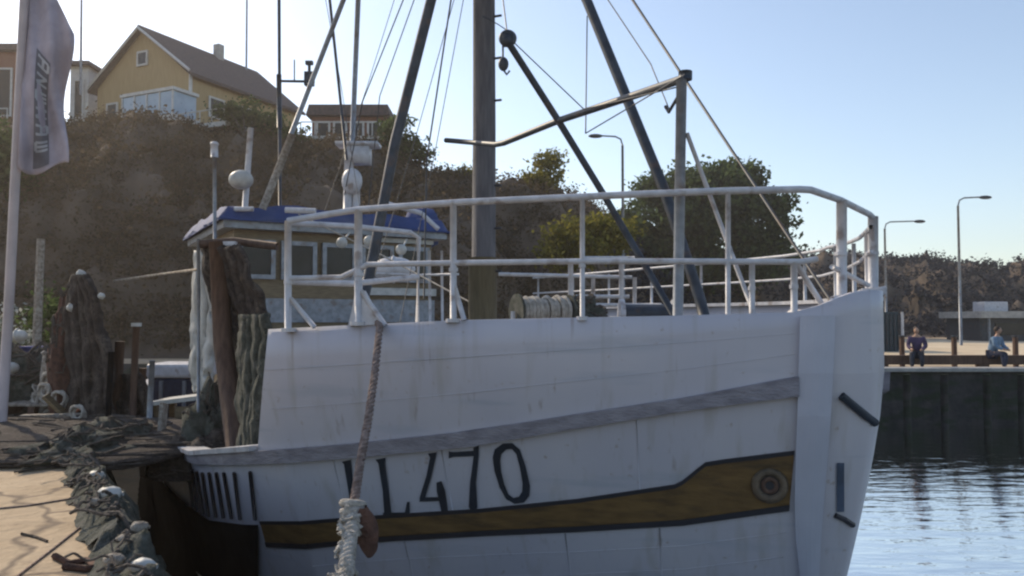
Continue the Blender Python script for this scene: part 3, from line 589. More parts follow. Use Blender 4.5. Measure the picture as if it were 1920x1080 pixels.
# rail end returning inboard
bend([at(540, 418, 7.0), at(660, 424, 7.7), at(770, 436, 8.5), at(785, 446, 8.6), at(783, 606, 8.6)], .026, 'rail')
bend([at(540, 528, 7.0), at(660, 532, 7.7), at(783, 520, 8.6)], .03, 'rail')
bend([at(1560, 560, 6.4), at(1610, 551, 6.9), at(1660, 540, 7.0)], .02, 'rail')
# starboard rails
SR = [s for s in SS if .45 <= s <= 11.5]
def sbz(s, t): return [hp(k, t, -1, -.06) for k in s]
bend([at(1638, 452, 7.3)]+[hp(s, interp([(.4, 4.0), (1.5, 4.05), (3, 4.15), (12, 4.15)], s), -1, -.06) for s in SR], .022)
bend(sbz(SR, 3.80), .018)
for s in (.8, 1.7, 2.7, 3.8, 5, 6.2, 7.5, 8.8, 10, 11.3): bend([hp(s, 3.4, -1, -.06), hp(s, 4.12 if s > 2 else 4.03, -1, -.06)], .022, 'rail_post')
ribbon('gunwale', SR, -1, lambda s: 3.475, lambda s: 3.425, -.14, .05, 'rail')
# fairlead plate on the port bulwark
fp = MB(); a = at(676, 575, pd(676)); fp.v = [tuple(at(652, 612, 6.83)), tuple(at(716, 608, 6.76)), tuple(at(700, 575, 6.78)), tuple(at(684, 545, 6.8)), tuple(at(665, 548, 6.82)), tuple(at(660, 580, 6.83))]; fp.f = [tuple(range(6))]
o = fp.build('fairlead_plate', M['rail'], boat); md = o.modifiers.new('s', 'SOLIDIFY'); md.thickness = .02

# foremast, boom post and booms -------------------------------------------
MX = at(905, 600, 11.55); mt = Vector((MX.x+.0, 11.55, 11.3)); b = MB(); b.tube([(MX.x, 11.55, 1.1), (MX.x+.02, 11.55, 6), mt], .182, 20, .15); mast = b.build('mast', M['mast'], boat, True)
b = MB(); b.tube([(MX.x, 11.55, 1.1), (MX.x+.0, 11.55, 4.1)], .205, 20); b.build('mast_sleeve', mat('olive worn mast wood', (.11, .10, .07), .7, scale=5, col2=(.16, .145, .10), bump=.3, stretch=(4, 4, .5)), mast, True)
for k in range(7): z = 3.9+k*.62; b = MB(); b.tube([(MX.x+.15, 11.5, z), (MX.x+.15+.12, 11.45, z)], .018, 6); b.build('mast_step', M['dark'], mast)
pb = at(1272, 596, 6.24); ptop = at(1284, 140, 6.24)
bend([Vector((pb.x, pb.y+.12, 2.4)), Vector((ptop.x, ptop.y+.12, ptop.z))], .042, 'bow_post', 'steel'); bend([at(1285, 134, 6.36), at(1285, 150, 6.36)], .055, 'post_cap', 'dark')
bend([at(1280, 148, 6.36), at(1180, 182, 7.2), at(1048, 226, 8.3), at(945, 268, 9.4), at(930, 271, 9.6), at(895, 268, 10.4), at(836, 263, 11.0)], .035, 'spreader_pipe', 'dark')
bend([mt-Vector((0, 0, .3)), at(740, 270, 11.2), at(700, 480, 11.0), at(672, 600, 10.9)], .075, 'mast_leg', 'dark')
bend([mt-Vector((0, 0, .3)), at(1100, 0, 9.8), at(1245, 355, 9.0), at(1312, 560, 8.6), at(1325, 612, 8.5)], .063, 'mast_leg', 'dark')
bend([at(952, 78, 8.2), at(1048, 228, 8.3), at(1130, 362, 8.4), at(1262, 588, 8.5)], .036, 'derrick_boom', 'dark')
dh = at(952, 72, 8.2); b = MB(); b.torus(dh, (0, 1, 0), .06, .035, 18, 8); b.box(dh+Vector((-.01, 0, -.02)), (.1, .08, .12)); blk = b.build('pulley_block', M['dark'], boat, True)
b = MB(); b.tube([dh+Vector((-.05, 0, -.05)), dh+Vector((-.05, 0, -.2))], .012, 6); b.ell(dh+Vector((-.045, 0, -.27)), (.055, .045, .075), 12, 8); b.tube([dh+Vector((-.045, 0, -.33)), dh+Vector((-.01, 0, -.38)), dh+Vector((.02, 0, -.34))], .012, 6); b.build('hook', M['dark'], blk, True)
def wire(pts, r=.009, name='stay', m='dark', sag=0):
    p = [Vector(q) for q in pts]
    if sag and len(p) == 2: p = [p[0].lerp(p[1], k/8)-Vector((0, 0, sag*4*(k/8)*(1-k/8))) for k in range(9)]
    return bend(p, r, name, m, n=6)
wire([mt, at(1565, 575, 6.6)], .014)
wire([at(1288, 250, 6.36), at(1415, 592, 6.2)], .018, m='rail'); wire([ptop, at(1098, 250, 8)], .006); 
wire([mt-Vector((0, 0, .2)), at(800, 300, 12.5), at(795, 560, 12.8)], .014); wire([mt-Vector((0, 0, .4)), at(680, 190, 15), at(640, 395, 17.2)], .012)
wire([mt-Vector((0, 0, .5)), at(712, 180, 15), at(690, 395, 17.2)], .01); wire([dh, mt-Vector((0, 0, 1))], .008)
wire([dh+Vector((.02, 0, 0)), at(1095, 205, 7.4), at(1284, 160, 6.4)], .006, sag=0); wire([at(1101, 30, 9.7), at(1098, 250, 8)], .007)
wire([mt-Vector((0, 0, .6)), at(1220, 120, 7.4), at(1256, 208, 6.75)], .006); wire([at(1278, 170, 6.4), at(1254, 210, 6.8), at(1248, 200, 6.9)], .016, 'shackle')

for x0, y0, x1, y1, D_ in ((880, -60, 750, 606, 12.6), (868, -60, 676, 606, 13), (758, -60, 609, 396, 15.5), (600, -60, 676, 398, 16), (905, 30, 958, 62, 10.5)):
    wire([at(x0, y0, D_), at((x0+x1)/2+3, (y0+y1)/2, D_), at(x1, y1, D_)], .007)
# wheelhouse --------------------------------------------------------------
def L(s, w_, z): p = P0+AF*s+PN*w_; return Vector((p.x, p.y, z))
Z = Vector((0, 0, 1)); FW = -AF
def hbox(mb, s0, s1, w0, w1, z0, z1): mb.box(L((s0+s1)/2, (w0+w1)/2, (z0+z1)/2), (abs(s1-s0), abs(w1-w0), z1-z0), (AF, PN, Z))
b = MB(); hbox(b, 13, 17.2, 2.2, -2.2, 1.12, 5.05); wh = b.build('wheelhouse', M['tanwood'], boat)
b = MB(); ring = []
NS, NW = 26, 26
def rz_(u, v, top):
    e = min(u, 1-u, v, 1-v); base = 5.54 if top else 5.2
    n0 = noise.noise(Vector((u*5, v*5, 2)))*.10+noise.noise(Vector((u*14, v*12, 5)))*.05
    return base+(n0-.30*max(0, 1-e/.05)**2 if top else 0)
b.grid([[L(12.6+5*i_/NS, 2.55-5.1*j_/NW, rz_(i_/NS, j_/NW, 1)) for j_ in range(NW+1)] for i_ in range(NS+1)])
per = [(i_/NS, 0) for i_ in range(NS)]+[(1, j_/NW) for j_ in range(NW)]+[(1-i_/NS, 1) for i_ in range(NS)]+[(0, 1-j_/NW) for j_ in range(NW+1)]
wob = lambda u, v, k: .05*noise.noise(Vector((u*16, v*16, k)))
b.grid([[L(12.6+5*u+wob(u, v, f), 2.55-5.1*v+wob(u, v, f+3), rz_(u, v, 1)*(1-f)+(5.19+.03*wob(u, v, 9))*f) for u, v in per] for f in (0, .5, 1)])
r_ = b.build('roof', M['blue'], wh, True)
b = MB(); hbox(b, 12.7, 17.5, 2.45, -2.45, 5.05, 5.2); b.build('roof_edge', M['steel'], wh)
b = MB(); hbox(b, 13.0-.06, 17.3, 2.26, -2.26, 3.15, 3.65); b.build('white_belt', M['steel'], wh)
for k in range(5): window(wh, L(12.95, 1.75-k*.87, 4.45), PN, Z, .66, .72, FW, t=.09, fm='steel')
for k in range(3): window(wh, L(13.7+k*1.2, 2.23, 4.45), AF, Z, .8, .72, PN, t=.07, fm='steel')
b = MB(); b.box(L(12.93, -1.4, 4.98), (.1, 1.6, .1), (AF, PN, Z)); b.build('white_ledge', M['float_'], wh); b = MB(); b.box(L(12.9, -1.4, 3.83), (.15, 1.7, .16), (AF, PN, Z)); b.build('white_ledge', M['float_'], wh)
b = MB(); b.ell(L(13.6, -2.2, 5.35), (.45, .45, .55), 14, 10, .25, 4); b.build('folded_cover', M['blue'], wh, True)
b = MB(); hbox(b, 10.6, 13, 1.6, -1.9, 1.12, 2.9); hs = b.build('deckhouse', M['rail'], boat)
b = MB(); hbox(b, 10.5, 13, 1.75, -2.05, 2.9, 3.0); b.build('deckhouse_roof', M['rail'], hs)
b = MB(); hbox(b, 10.57, 10.59, .5, -.3, 1.2, 2.7); b.build('door', M['wood'], hs)
for px_, py_ in ((641, 455), (692, 452), (752, 468)):
    c_ = at(px_, py_, 15.6); b = MB(); b.ell(c_, (.11, .09, .11), 12, 8); b.tube([c_, c_+Vector((.05, .5, .25))], .02, 5); b.build('work_lamp', M['float_'], wh, True)
b = MB(); b.ell(at(738, 505, 15.2), (.42, .26, .24), 16, 10); b.torus(at(738, 505, 15.2), (1, 0, 0), .25, .02, 20, 6); lr = b.build('canister', M['rail'], None, True); tag(lr, 'white rounded liferaft canister in front of the wheelhouse', 'canister')
for px_ in (805, 828): bend([at(px_, 470, 14.5), at(px_+2, 640, 14.5)], .025, 'deck_stanchion')
bend([at(690, 512, 14.6), at(778, 516, 14.6), at(860, 514, 14.2)], .022, 'deck_rail'); bend([at(560, 402, 13.5), at(700, 470, 12.6), at(880, 566, 11.8)], .012, 'stay', 'rope', n=6)
# masts, aerials and lights on the wheelhouse
def roof_pole(px0, y0, px1, y1, D, r, name, m='steel', r2=None): return bend([at(px0, y0, D), at((px0+px1)/2, (y0+y1)/2, D), at(px1, y1, D)], r, name, m)
roof_pole(655, 400, 674, -60, 17, .055, 'signal_mast', 'steel'); roof_pole(652, 400, 655, 285, 16.9, .10, 'mast_foot', 'rail'); roof_pole(668, 400, 668, 350, 16.9, .08, 'mast_foot', 'rail')
b = MB(); b.box(at(672, 272, 17), (.9, .5, .07)); b.box(at(672, 292, 17), (.5, .4, .35)); b.ell(at(660, 340, 16.8), (.22, .2, .28), 14, 10); b.build('radar_platform', M['rail'], boat, True)
roof_pole(525, 400, 523, -60, 17.5, .035, 'whip_aerial', 'dark'); roof_pole(524, 240, 523, 140, 17.5, .055, 'aerial_base', 'dark')
b = MB(); b.tube([at(527, 152, 17.5), at(590, 153, 17.5)], .03, 6); b.tube([at(580, 160, 17.5), at(580, 118, 17.5)], .035, 6); b.box(at(580, 148, 17.5), (.2, .15, .3)); b.box(at(580, 118, 17.5), (.16, .1, .08)); b.tube([at(552, 152, 17.5), at(552, 112, 17.5)], .015, 6); b.build('aerial_arm', M['dark'], boat)
roof_pole(650, 300, 612, -60, 16.5, .03, 'stay', 'dark'); roof_pole(492, 390, 668, -62, 16, .05, 'derrick_boom', 'steel'); bend([at(492, 392, 16), at(548, 252, 16)], .075, 'boom_sleeve', 'palenet')
roof_pole(459, 395, 470, 240, 16.5, .06, 'light_post', 'rail')
b = MB(); b.ell(at(452, 337, 16.4), (.25, .22, .2), 16, 10); b.build('searchlight', M['float_'], boat, True)
roof_pole(403, 455, 402, 292, 15.5, .035, 'lantern_post', 'steel'); b = MB(); b.tube([at(402, 295, 15.5), at(402, 272, 15.5)], .07, 10); b.ell(at(402, 270, 15.5), (.085, .085, .05), 10, 6); b.build('lantern', M['rail'], boat, True)
b = MB(); b.tube([at(535, 394, 16), at(592, 396, 16)], .06, 8); b.build('liferaft_rail', M['rail'], boat); b = MB(); b.tube([at(440, 392, 16), at(475, 392, 16)], .05, 8); b.build('liferaft_rail', M['rail'], boat)
b = MB(); b.tube([at(720, 380, 16.8), at(790, 400, 16.8), at(822, 430, 16.8)], .05, 8); b.build('roof_rail', M['rail'], boat)

# gallows with timber posts and hanging nets (port side, aft of the forecastle)
bend([at(408, 455, 9.6), at(418, 640, 9.5), at(445, 850, 9.2)], lambda t: .10+.02*t, 'gallows_post', 'wood'); bend([at(372, 448, 9.7), at(372, 600, 9.7), at(372, 850, 9.7)], .02, 'gallows_post', 'steel')
bend([at(376, 458, 9.7), at(440, 452, 9.7), at(520, 462, 9.6)], .05, 'gallows_beam', 'wood'); b = MB(); b.box(at(426, 457, 9.6), (.22, .1, .05)); b.build('beam_plate', M['rail'], boat)
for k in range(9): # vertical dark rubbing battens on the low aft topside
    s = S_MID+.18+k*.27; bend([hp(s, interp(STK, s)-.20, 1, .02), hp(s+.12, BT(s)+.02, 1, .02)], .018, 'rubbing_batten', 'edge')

def netmesh(label, prof, D0, D1, m, name='hanging_net', folds=7, seed=1):
    """hanging folded net: prof rows of (y, xleft, xright) in the picture, real depth between folds"""
    b = MB(); rows = []; N = 110; pr_ = []
    for (a_, b_, c_), (d_, e_, f_) in zip(prof, prof[1:]): pr_ += [(a_+(d_-a_)*t_, b_+(e_-b_)*t_, c_+(f_-c_)*t_) for t_ in (0, .125, .25, .375, .5, .625, .75, .875)]
    for y, xl, xr in pr_+[prof[-1]]:
        row = []
        for k in range(N+1):
            u = k/N; ww = u+.10*noise.noise(Vector((u*3, y*.008, seed+5))); x = xl+(xr-xl)*u
            fd = abs(((ww*folds+seed*.37) % 1)-.5)*2; fd = sm(fd)
            d = D0+(D1-D0)*u+.15*fd*(.4+.6*abs(noise.noise(Vector((round(ww*folds), y*.006, seed)))))+.09*noise.noise(Vector((u*5, y*.012, seed)))+.03*noise.noise(Vector((u*22, y*.06, seed)))
            row.append(at(x+9*noise.noise(Vector((u*3, y*.022, seed+2)))+3*noise.noise(Vector((u*9, y*.07, seed+2))), y, d))
        rows.append(row)
    b.grid(rows); o = b.build(name, M[m], None, True); md = o.modifiers.new('s', 'SOLIDIFY'); md.thickness = .05; tag(o, label, 'fishing net'); return o
netmesh('brown trawl net hanging from the timber gallows behind the white bow', [(462, 380, 450), (500, 385, 470), (560, 400, 490), (620, 415, 500), (680, 425, 505), (720, 420, 498), (770, 415, 490), (850, 432, 482)], 9.9, 9.2, 'net', folds=6)
netmesh('grey green net hanging in folds against the white bow plating', [(590, 455, 500), (640, 455, 505), (700, 450, 500), (760, 450, 492), (850, 455, 480)], 8.7, 8.2, 'netgreen', folds=4, seed=5)
netmesh('long pale tarpaulin hanging behind the timber gallows post', [(470, 372, 384), (560, 366, 402), (640, 362, 404), (700, 362, 400), (735, 368, 392)], 10.6, 10.3, 'float_', 'tarpaulin', 3, 8)['category'] = 'tarpaulin'

# heaps ------------------------------------------------------------------
def heap(name, label, cat, c, r, m, strands=60, sr=.012, seed=0, nz=.35, flat=None):
    t = thing(name, label, cat, c); b = MB(); c = Vector(c); b.ell(c, r, 40, 24, nz, seed, c.z-.02 if flat is None else flat); b.build('mass', M[m], t, True)
    rs = random.Random(seed); s = MB()
    for k in range(strands):
        a = rs.uniform(0, 6.28); el = rs.uniform(.1, 1.35); pts = []; da = rs.uniform(-.5, .5); de = rs.uniform(-.25, .25)
        for j in range(7):
            a += da*.5+rs.uniform(-.25, .25); el = max(.03, min(1.5, el+de*.4+rs.uniform(-.12, .12)))
            d = Vector((math.cos(el)*math.cos(a), math.cos(el)*math.sin(a), math.sin(el))); kk = 1+nz*noise.noise(d*2.3+Vector((seed, seed*1.7, 0)))+nz*.5*noise.noise(d*6+Vector((seed, 3, 1)))
            pts.append(c+Vector((d.x*r[0], d.y*r[1], d.z*r[2]))*kk*1.01+Vector((0, 0, sr)))
        s.tube(pts, sr*rs.uniform(.7, 1.6), 5)
    o = s.build('loose_rope', M['cord'] if m != 'palenet' else M['rope'], t); return t
heap('green_net_heap', 'folded grey green net piled against the gallows post on deck', 'fishing net', at(398, 800, 9.9)-Vector((0, 0, .6)), (.34, .4, 1.0), 'netgreen', 30, .01, 3)
heap('brown_net_heap', 'low brown net heap just behind the low gunwale', 'fishing net', at(390, 850, 9.6)-Vector((0, 0, .25)), (.7, .3, .5), 'net', 30, .01, 9)
# quay heaps
def q(px, D): p = at(px, 600, D); return Vector((p.x, D, QZ))
heap('net_carpet', 'long flat dark net heap spread across the quay', 'fishing net', q(40, 10.4), (3.2, 1.9, .24), 'net', 60, .008, 21, .25)
heap('net_carpet', 'dark green net sliding over the quay corner beside the hull', 'fishing net', q(196, 9.8), (.55, 1.3, .30), 'netgreen', 60, .009, 22, .4)
netmesh('tall brown net hung in folds over a pole on the quay', [(516, 143, 160), (545, 132, 176), (585, 124, 192), (640, 126, 205), (700, 130, 212), (770, 132, 218), (838, 128, 226)], 11.9, 11.5, 'net', 'hung_net', 5, 3)
def stake(label, px, y, D, r, m='wood', cap=True):
    p = q(px, D); z1 = at(px, y, D).z; t = thing('net_stake', label, 'stake', p, 'upright stakes among the nets'); b = MB(); b.tube([p-Vector((0, 0, .1)), Vector((p.x+.01, D, (p.z+z1)/2)), Vector((p.x+.03, D, z1))], r, 8); b.build('shaft', M[m], t, True)
    if cap: b = MB(); b.tube([Vector((p.x+.03, D, z1)), Vector((p.x+.03, D, z1+.05))], r*1.5, 8); b.build('cap', M['float_'], t)
stake('tall upright stake with a white cap right of the hung net', 252, 612, 11.6, .05); stake('thick brown stake just right of the hung net', 222, 640, 11.9, .07, 'wood', False); stake('grey stake nearest the sorting table', 283, 676, 11.2, .04, 'steel', False)
stake('short brown stake between the capped one and the grey one', 266, 690, 12.3, .06, 'wood', False); stake('dark stake in front of the hung net', 206, 660, 11.2, .04, 'tar_shade', False)
b = MB(); b.tube([at(150, 560, 12.1), q(152, 12.1)], .05, 8); tag(b.build('net_pole', M['wood'], None, True), 'brown pole hidden inside the tall hung net', 'pole')
b = MB(); b.tube([at(214, 527, 11.9), at(290, 516, 11.0), at(372, 505, 9.9)], .02, 6); tag(b.build('boat_hook', M['palenet'], None, True), 'long thin pale pole lying between the hung net and the gallows', 'pole')
netmesh('low brown net hung over the stakes', [(700, 205, 262), (740, 202, 285), (800, 205, 290), (850, 210, 292)], 12.0, 11.6, 'net', 'hung_net', 5, 6)
heap('rope_pile', 'pale rope pile left of the tall hung net', 'rope', q(122, 13.0), (.42, .5, .95), 'palenet', 120, .02, 26, .4)
heap('net_tower', 'dark grey net heap at the left edge beneath the flagpole', 'fishing net', q(20, 13.5), (1.0, .8, 1.15), 'netgreen', 90, .014, 27, .45)
heap('faded_net', 'faded reddish net bundle leaning on the tall hung net', 'fishing net', q(128, 12.2)+Vector((0, 0, .75)), (.22, .3, 1.2), 'rust', 40, .014, 28, .3, QZ+.1)
# floats
fl = [(152, 514, 11.85, .07, 'white float on the very top of the tall hung net'), (134, 577, 11.8, .07, 'white float on the faded reddish net bundle'), 
      (225, 790, 11.3, .05, 'small white float low beside the hung net'), (247, 772, 12.2, .05, 'small white float at the foot of the stakes'), (36, 630, 13, .12, 'large white float above the grey net heap'),
      (22, 690, 12.9, .11, 'second large white float on the grey net heap'), (190, 555, 11.45, .05, 'dull float halfway up the tall hung net')]
for px, py, D, r, lb in fl:
    b = MB(); p = at(px, py, D); b.ell(p, (r, r, r*.85), 14, 10); b.torus(p, (1, 0, .3), r*.98, r*.1, 18, 6); tag(b.build('net_float', M['float_'], None, True), lb, 'float', 'net floats on the quay heaps')
# clutter along the quay edge: small floats, ropes
rs2 = random.Random(5)
for px, py, r, lb in ((180, 892, .06, 'topmost pale cork float at the corner of the sunlit quay'), (206, 926, .08, 'greenish white float below the quay corner'), (176, 941, .04, 'tiny white float right on the sunlit quay edge'),
        (262, 988, .05, 'small white float farthest right on the edge net'), (214, 1050, .05, 'pale cork float near the maroon rope snippet'), (268, 1062, .06, 'largest pale float at the bottom of the edge net'), (236, 1012, .05, 'dull cork float in the middle of the edge net')):
    D = (EYE-QZ-.12)*F/(py-600); p = at(px, py, D); b = MB(); b.ell(p, (r*1.3, r, r*.8), 14, 10, .15, px); b.tube([p+Vector((-r*1.4, 0, 0)), p+Vector((r*1.4, 0, 0))], r*.25, 6)
    tag(b.build('cork_float', M['float_' if r > .055 else 'palenet'], None, True), lb, 'float', 'cork floats along the quay edge')
def edge_net():
    t = thing('edge_net', 'tangled grey net and rope draped over the near quay edge', 'fishing net', quay_line(1)); b = MB(); rows = []
    for k in range(170):
        u = -2.8+k*.05; q0 = quay_line(u); row = []
        for j in range(26):
            v = j/25; off = (v-.2)*.85; x = q0.x+off*.86; y = q0.y+off*.5; z = QZ+.16*math.sin(v*math.pi)**.6 if off < .1 else QZ+.12-(off-.1)*1.9
            n_ = noise.noise(Vector((u*2.2, v*3, 4)))*.12+noise.noise(Vector((u*7, v*8, 4)))*.07+noise.noise(Vector((u*17, v*16, 7)))*.025; row.append((x+n_*.8, y, max(z+n_, QZ-1.25) if off > .1 else max(z+n_, QZ+.004)))
        rows.append(row)
    b.grid(rows); b.build('mass', M['netgreen'], t, True); s = MB(); r_ = random.Random(11)
    for k in range(210):
        u = r_.uniform(-2.8, 5.4); o = r_.uniform(-.12, .55); pts = []; du = r_.uniform(-.12, .12); do = r_.uniform(-.06, .06)
        du *= .5; do *= .5
        for j in range(12):
            u += du; o += do+r_.uniform(-.02, .02); q0 = quay_line(u); pts.append((q0.x+o*.86, q0.y+o*.5, (QZ+.15 if o < .08 else QZ+.15-(o-.08)*1.9)+.06*noise.noise(Vector((u*6, o*9, k)))+.02))
        s.tube(pts, r_.uniform(.006, .015), 5)
    s.build('loose_rope', M['cord'], t)
edge_net()
def ground_rope(label, pts, r, m, name='rope_end'):
    b = MB(); b.tube([(at(x, 600, 1).x*D, D, QZ+r*.9) for x, D in pts], r, 6); tag(b.build(name, M[m], None, True), label, 'rope')
def gp(px, py): D = (EYE-QZ)*F/(py-600); return (px, D)
ground_rope('thin brown cord running diagonally over the sunlit quay', [gp(40, 1079), gp(110, 1025), gp(160, 985), gp(185, 955)], .008, 'brownrope')
ground_rope('thin dark cord lying straight across the sunlit quay', [gp(-40, 956), gp(60, 946), gp(160, 930)], .008, 'brownrope', 'cord')
ground_rope('short dark twig like cord on the quay concrete', [gp(50, 998), (gp(80, 1005)), gp(98, 1012)], .01, 'net', 'cord')
ground_rope('dark maroon rope snippet curled on the sunlit quay', [gp(112, 1042), gp(140, 1056), gp(170, 1050), gp(192, 1062), gp(170, 1066), gp(130, 1062)], .022, 'rust')
for k, (x0, y0, x1, y1, D_, m_, lb) in enumerate(((84, 742, 152, 806, 11.6, 'tanwood', 'tan plank sloping down toward the hung net'), (40, 781, 160, 778, 11.4, 'palenet', 'pale plank lying level across the net heap at the far left'), (96, 806, 160, 760, 11.7, 'orange', 'faded orange board crossing the tan plank'), (300, 838, 308, 756, 10.4, 'palenet', 'short pale board standing beside the sorting table'))):
    a_, c_ = at(x0, y0, D_), at(x1, y1, D_+.15); d_ = (c_-a_); b = MB(); up_ = d_.cross(Vector((0, 1, 0))).normalized(); b.box((a_+c_)/2, (d_.length, .16, .05), (d_.normalized(), up_.cross(d_.normalized()), up_)); o = b.build('loose_plank', M[m_], None, bevel=.008); tag(o, lb, 'plank', 'loose planks among the nets')
for k, (px_, D_, r_) in enumerate(((100, 12.3, .10), (150, 11.2, .07), (116, 11.9, .08), (88, 12.0, .07))):
    p = q(px_, D_)+Vector((0, 0, (.62, .28, .40, .52)[k])); b = MB(); b.torus(p, (.2, 1, .4), r_*1.6, r_*.35, 20, 7); b.torus(p+Vector((.02, -.03, .02)), (.5, 1, -.2), r_*1.3, r_*.3, 20, 7); tag(b.build('rope_coil', M['rope'], None, True), ['pale rope coil hooked highest on the rope pile', 'pale rope coil lowest, at the foot of the hung net', 'pale rope coil in the middle of the rope pile', 'pale rope coil leftmost on the rope pile'][k], 'rope', 'rope coils on the pale pile')
# wooden post, crates, planks, bush at left
b = MB(); p = q(68, 15); b.tube([p-Vector((0, 0, .2)), Vector((p.x+.05, 15, at(72, 448, 15).z))], .09, 8, .07); tag(b.build('wooden_post', M['palenet']), 'pale wooden post standing behind the nets near the flagpole', 'post')
def crate(label, c, sz, m, grp='plastic crates on the quay'):
    t = thing('fish_crate', label, 'crate', c, grp); c = Vector(c); w_, d_, h_ = sz; b = MB(); th = .03
    b.box(c+Vector((0, 0, .02)), (w_, d_, .03)); b.build('base', M[m], t)
    for s_ in (-1, 1):
        b = MB(); b.box(c+Vector((s_*(w_/2-th/2), 0, h_/2+.036)), (th, d_, h_)); b.build('side', M[m], t); b = MB(); b.box(c+Vector((0, s_*(d_/2-th/2-.002), h_/2+.036)), (w_-2*th-.004, th, h_)); b.build('side', M[m], t)
    b = MB()
    for s_ in (-1, 1): b.box(c+Vector((s_*(w_/2), 0, h_+.05)), (.07, d_+.07, .03)); b.box(c+Vector((0, s_*(d_/2), h_+.053)), (w_-.07, .07, .03))
    b.build('rim', M[m], t)
p = q(70, 14); crate('violet blue fish crate on top of the quay crate stack', (p.x, 14, QZ+.84), (.42, .4, .22), 'bluecrate'); crate('upper dark grey crate under the violet one', (p.x+.02, 14, QZ+.56), (.48, .44, .24), 'netgreen'); crate('middle dark grey crate in the stack', (p.x-.02, 14, QZ+.28), (.48, .44, .24), 'netgreen'); crate('bottom dark grey crate in the stack', (p.x, 14, QZ), (.5, .46, .24), 'netgreen')
t = thing('pallet', 'weathered wooden pallet lying in the sun behind the nets', 'pallet', (q(95, 13.0).x, 12.8, QZ)); pc = Vector((q(95, 12.8).x, 12.8, QZ+.2))
for k in range(5): b = MB(); b.box(pc+Vector((0, -.4+.2*k, .07)), (1.1, .13, .03)); b.build('slat', M['palenet'], t)
for k in (-1, 0, 1): b = MB(); b.box(pc+Vector((k*.48, 0, -.02)), (.1, .95, .14)); b.build('bearer', M['wood'], t)
t = thing('flowering_shrub', 'pale flowering shrub at the left edge behind the nets', 'shrub', q(5, 16)); rs = np.random.RandomState(2)
leaf_mesh('foliage', clump_points(tuple(q(-5, 16)+Vector((0, 0, 1.0))), (.7, .6, .9), 40, 40, .12, rs), .05, M['leaf_pale'], t); b = MB(); p = q(-5, 16); [b.tube([p, p+Vector((x, 0, 1.3))], .03, 5, .01) for x in (-.3, 0, .3)]; b.build('stem', M['bark'], t)
t = thing('green_shrub', 'dark green shrub left of the tall hung net', 'shrub', q(95, 17)); leaf_mesh('foliage', clump_points(tuple(q(95, 17)+Vector((0, 0, 1.2))), (.6, .5, 1.1), 40, 40, .15, rs), .06, M['leaf_dark'], t); b = MB(); p = q(95, 17); [b.tube([p, p+Vector((x, 0, 1.5))], .03, 5, .01) for x in (-.3, 0, .3)]; b.build('stem', M['bark'], t)

# flagpole with banner ------------------------------------------------------
FD = 10.5; fb = Vector((at(6, 600, FD).x, FD, QZ)); t = thing('flagpole', 'pale flagpole carrying a grey banner at the left edge', 'flagpole', fb)
b = MB(); b.tube([fb, at(15, 600, FD), at(46, -10, FD), at(58, -260, FD)], .065, 12, .05); b.build('pole', mat('pale pole paint', (.42, .36, .36), .5, .1), t, True); b = MB(); b.tube([fb, fb+Vector((0, 0, .12))], .16, 14); b.build('base', M['concrete'], t)
bt_ = thing('banner', 'tall grey lilac banner with dark lettered stripe on the flagpole', 'banner', at(90, 310, FD)); 
def bx(u, v):  # u across, v down 0..1
    ytop = -110+u*175 ; ybot = 316+12*math.sin(u*5); y = ytop+(ybot-ytop)*v; xl = 49-(y+10)*.049; xr = xl+88+7*math.sin(v*7+1); x = xl+(xr-xl)*u
    return at(x, y, FD+.10*math.sin(u*5+v*6)+.04*math.sin(u*13-v*9))
bm = mat('lilac grey banner cloth', (.30, .27, .31), .9, scale=3, col2=(.42, .38, .44), bump=.3)
b = MB(); b.grid([[bx(u/20, v/50) for u in range(21)] for v in range(51)]); o = b.build('cloth', bm, bt_, True); md = o.modifiers.new('s', 'SOLIDIFY'); md.thickness = .006; md.offset = 0
def bo(u, v, e): p = bx(u, v); return p+Vector((0, -e, 0))
b = MB(); b.grid([[bo(.31+u*.026, .38+v*.0148, .012) for u in range(13)] for v in range(41)]); b.build('stripe', mat('dark banner print', (.14, .135, .155), .9, .2), bt_, True)
b = MB()
def bst(p, q_, wd): # white stroke in banner coordinates
    (u0, v0), (u1, v1) = p, q_; du, dv = u1-u0, (v1-v0)*4.5; l_ = math.hypot(du, dv) or 1; nx, ny = -dv/l_*wd, du/l_*wd/4.5
    b.grid([[bo(u0+(u1-u0)*k/5+nx*s_, v0+(v1-v0)*k/5+ny*s_, .02) for s_ in (-1, 0, 1)] for k in range(6)])
vv = .40
for gl in ('R', 'N', 'E', 'N', 'R', 'E'):
    a_, c_, e_ = .36, .60, .045
    if gl == 'E': bst((a_, vv), (a_, vv+e_), .03); [bst((a_, vv+k), (c_, vv+k), .03) for k in (0, e_/2, e_)]
    elif gl in 'RA': bst((a_, vv), (c_, vv), .03); bst((a_, vv+e_), (c_, vv+e_), .03); bst((c_, vv), (c_, vv+e_), .03); bst((.48, vv), (.48, vv+e_), .03)
    else: bst((a_, vv), (c_, vv), .03); bst((a_, vv+e_), (c_, vv+e_), .03); bst((c_, vv), (a_, vv+e_), .03)
    vv += .088
b.build('print_mark', mat('pale banner print', (.36, .37, .40), .9, .2), bt_, True)

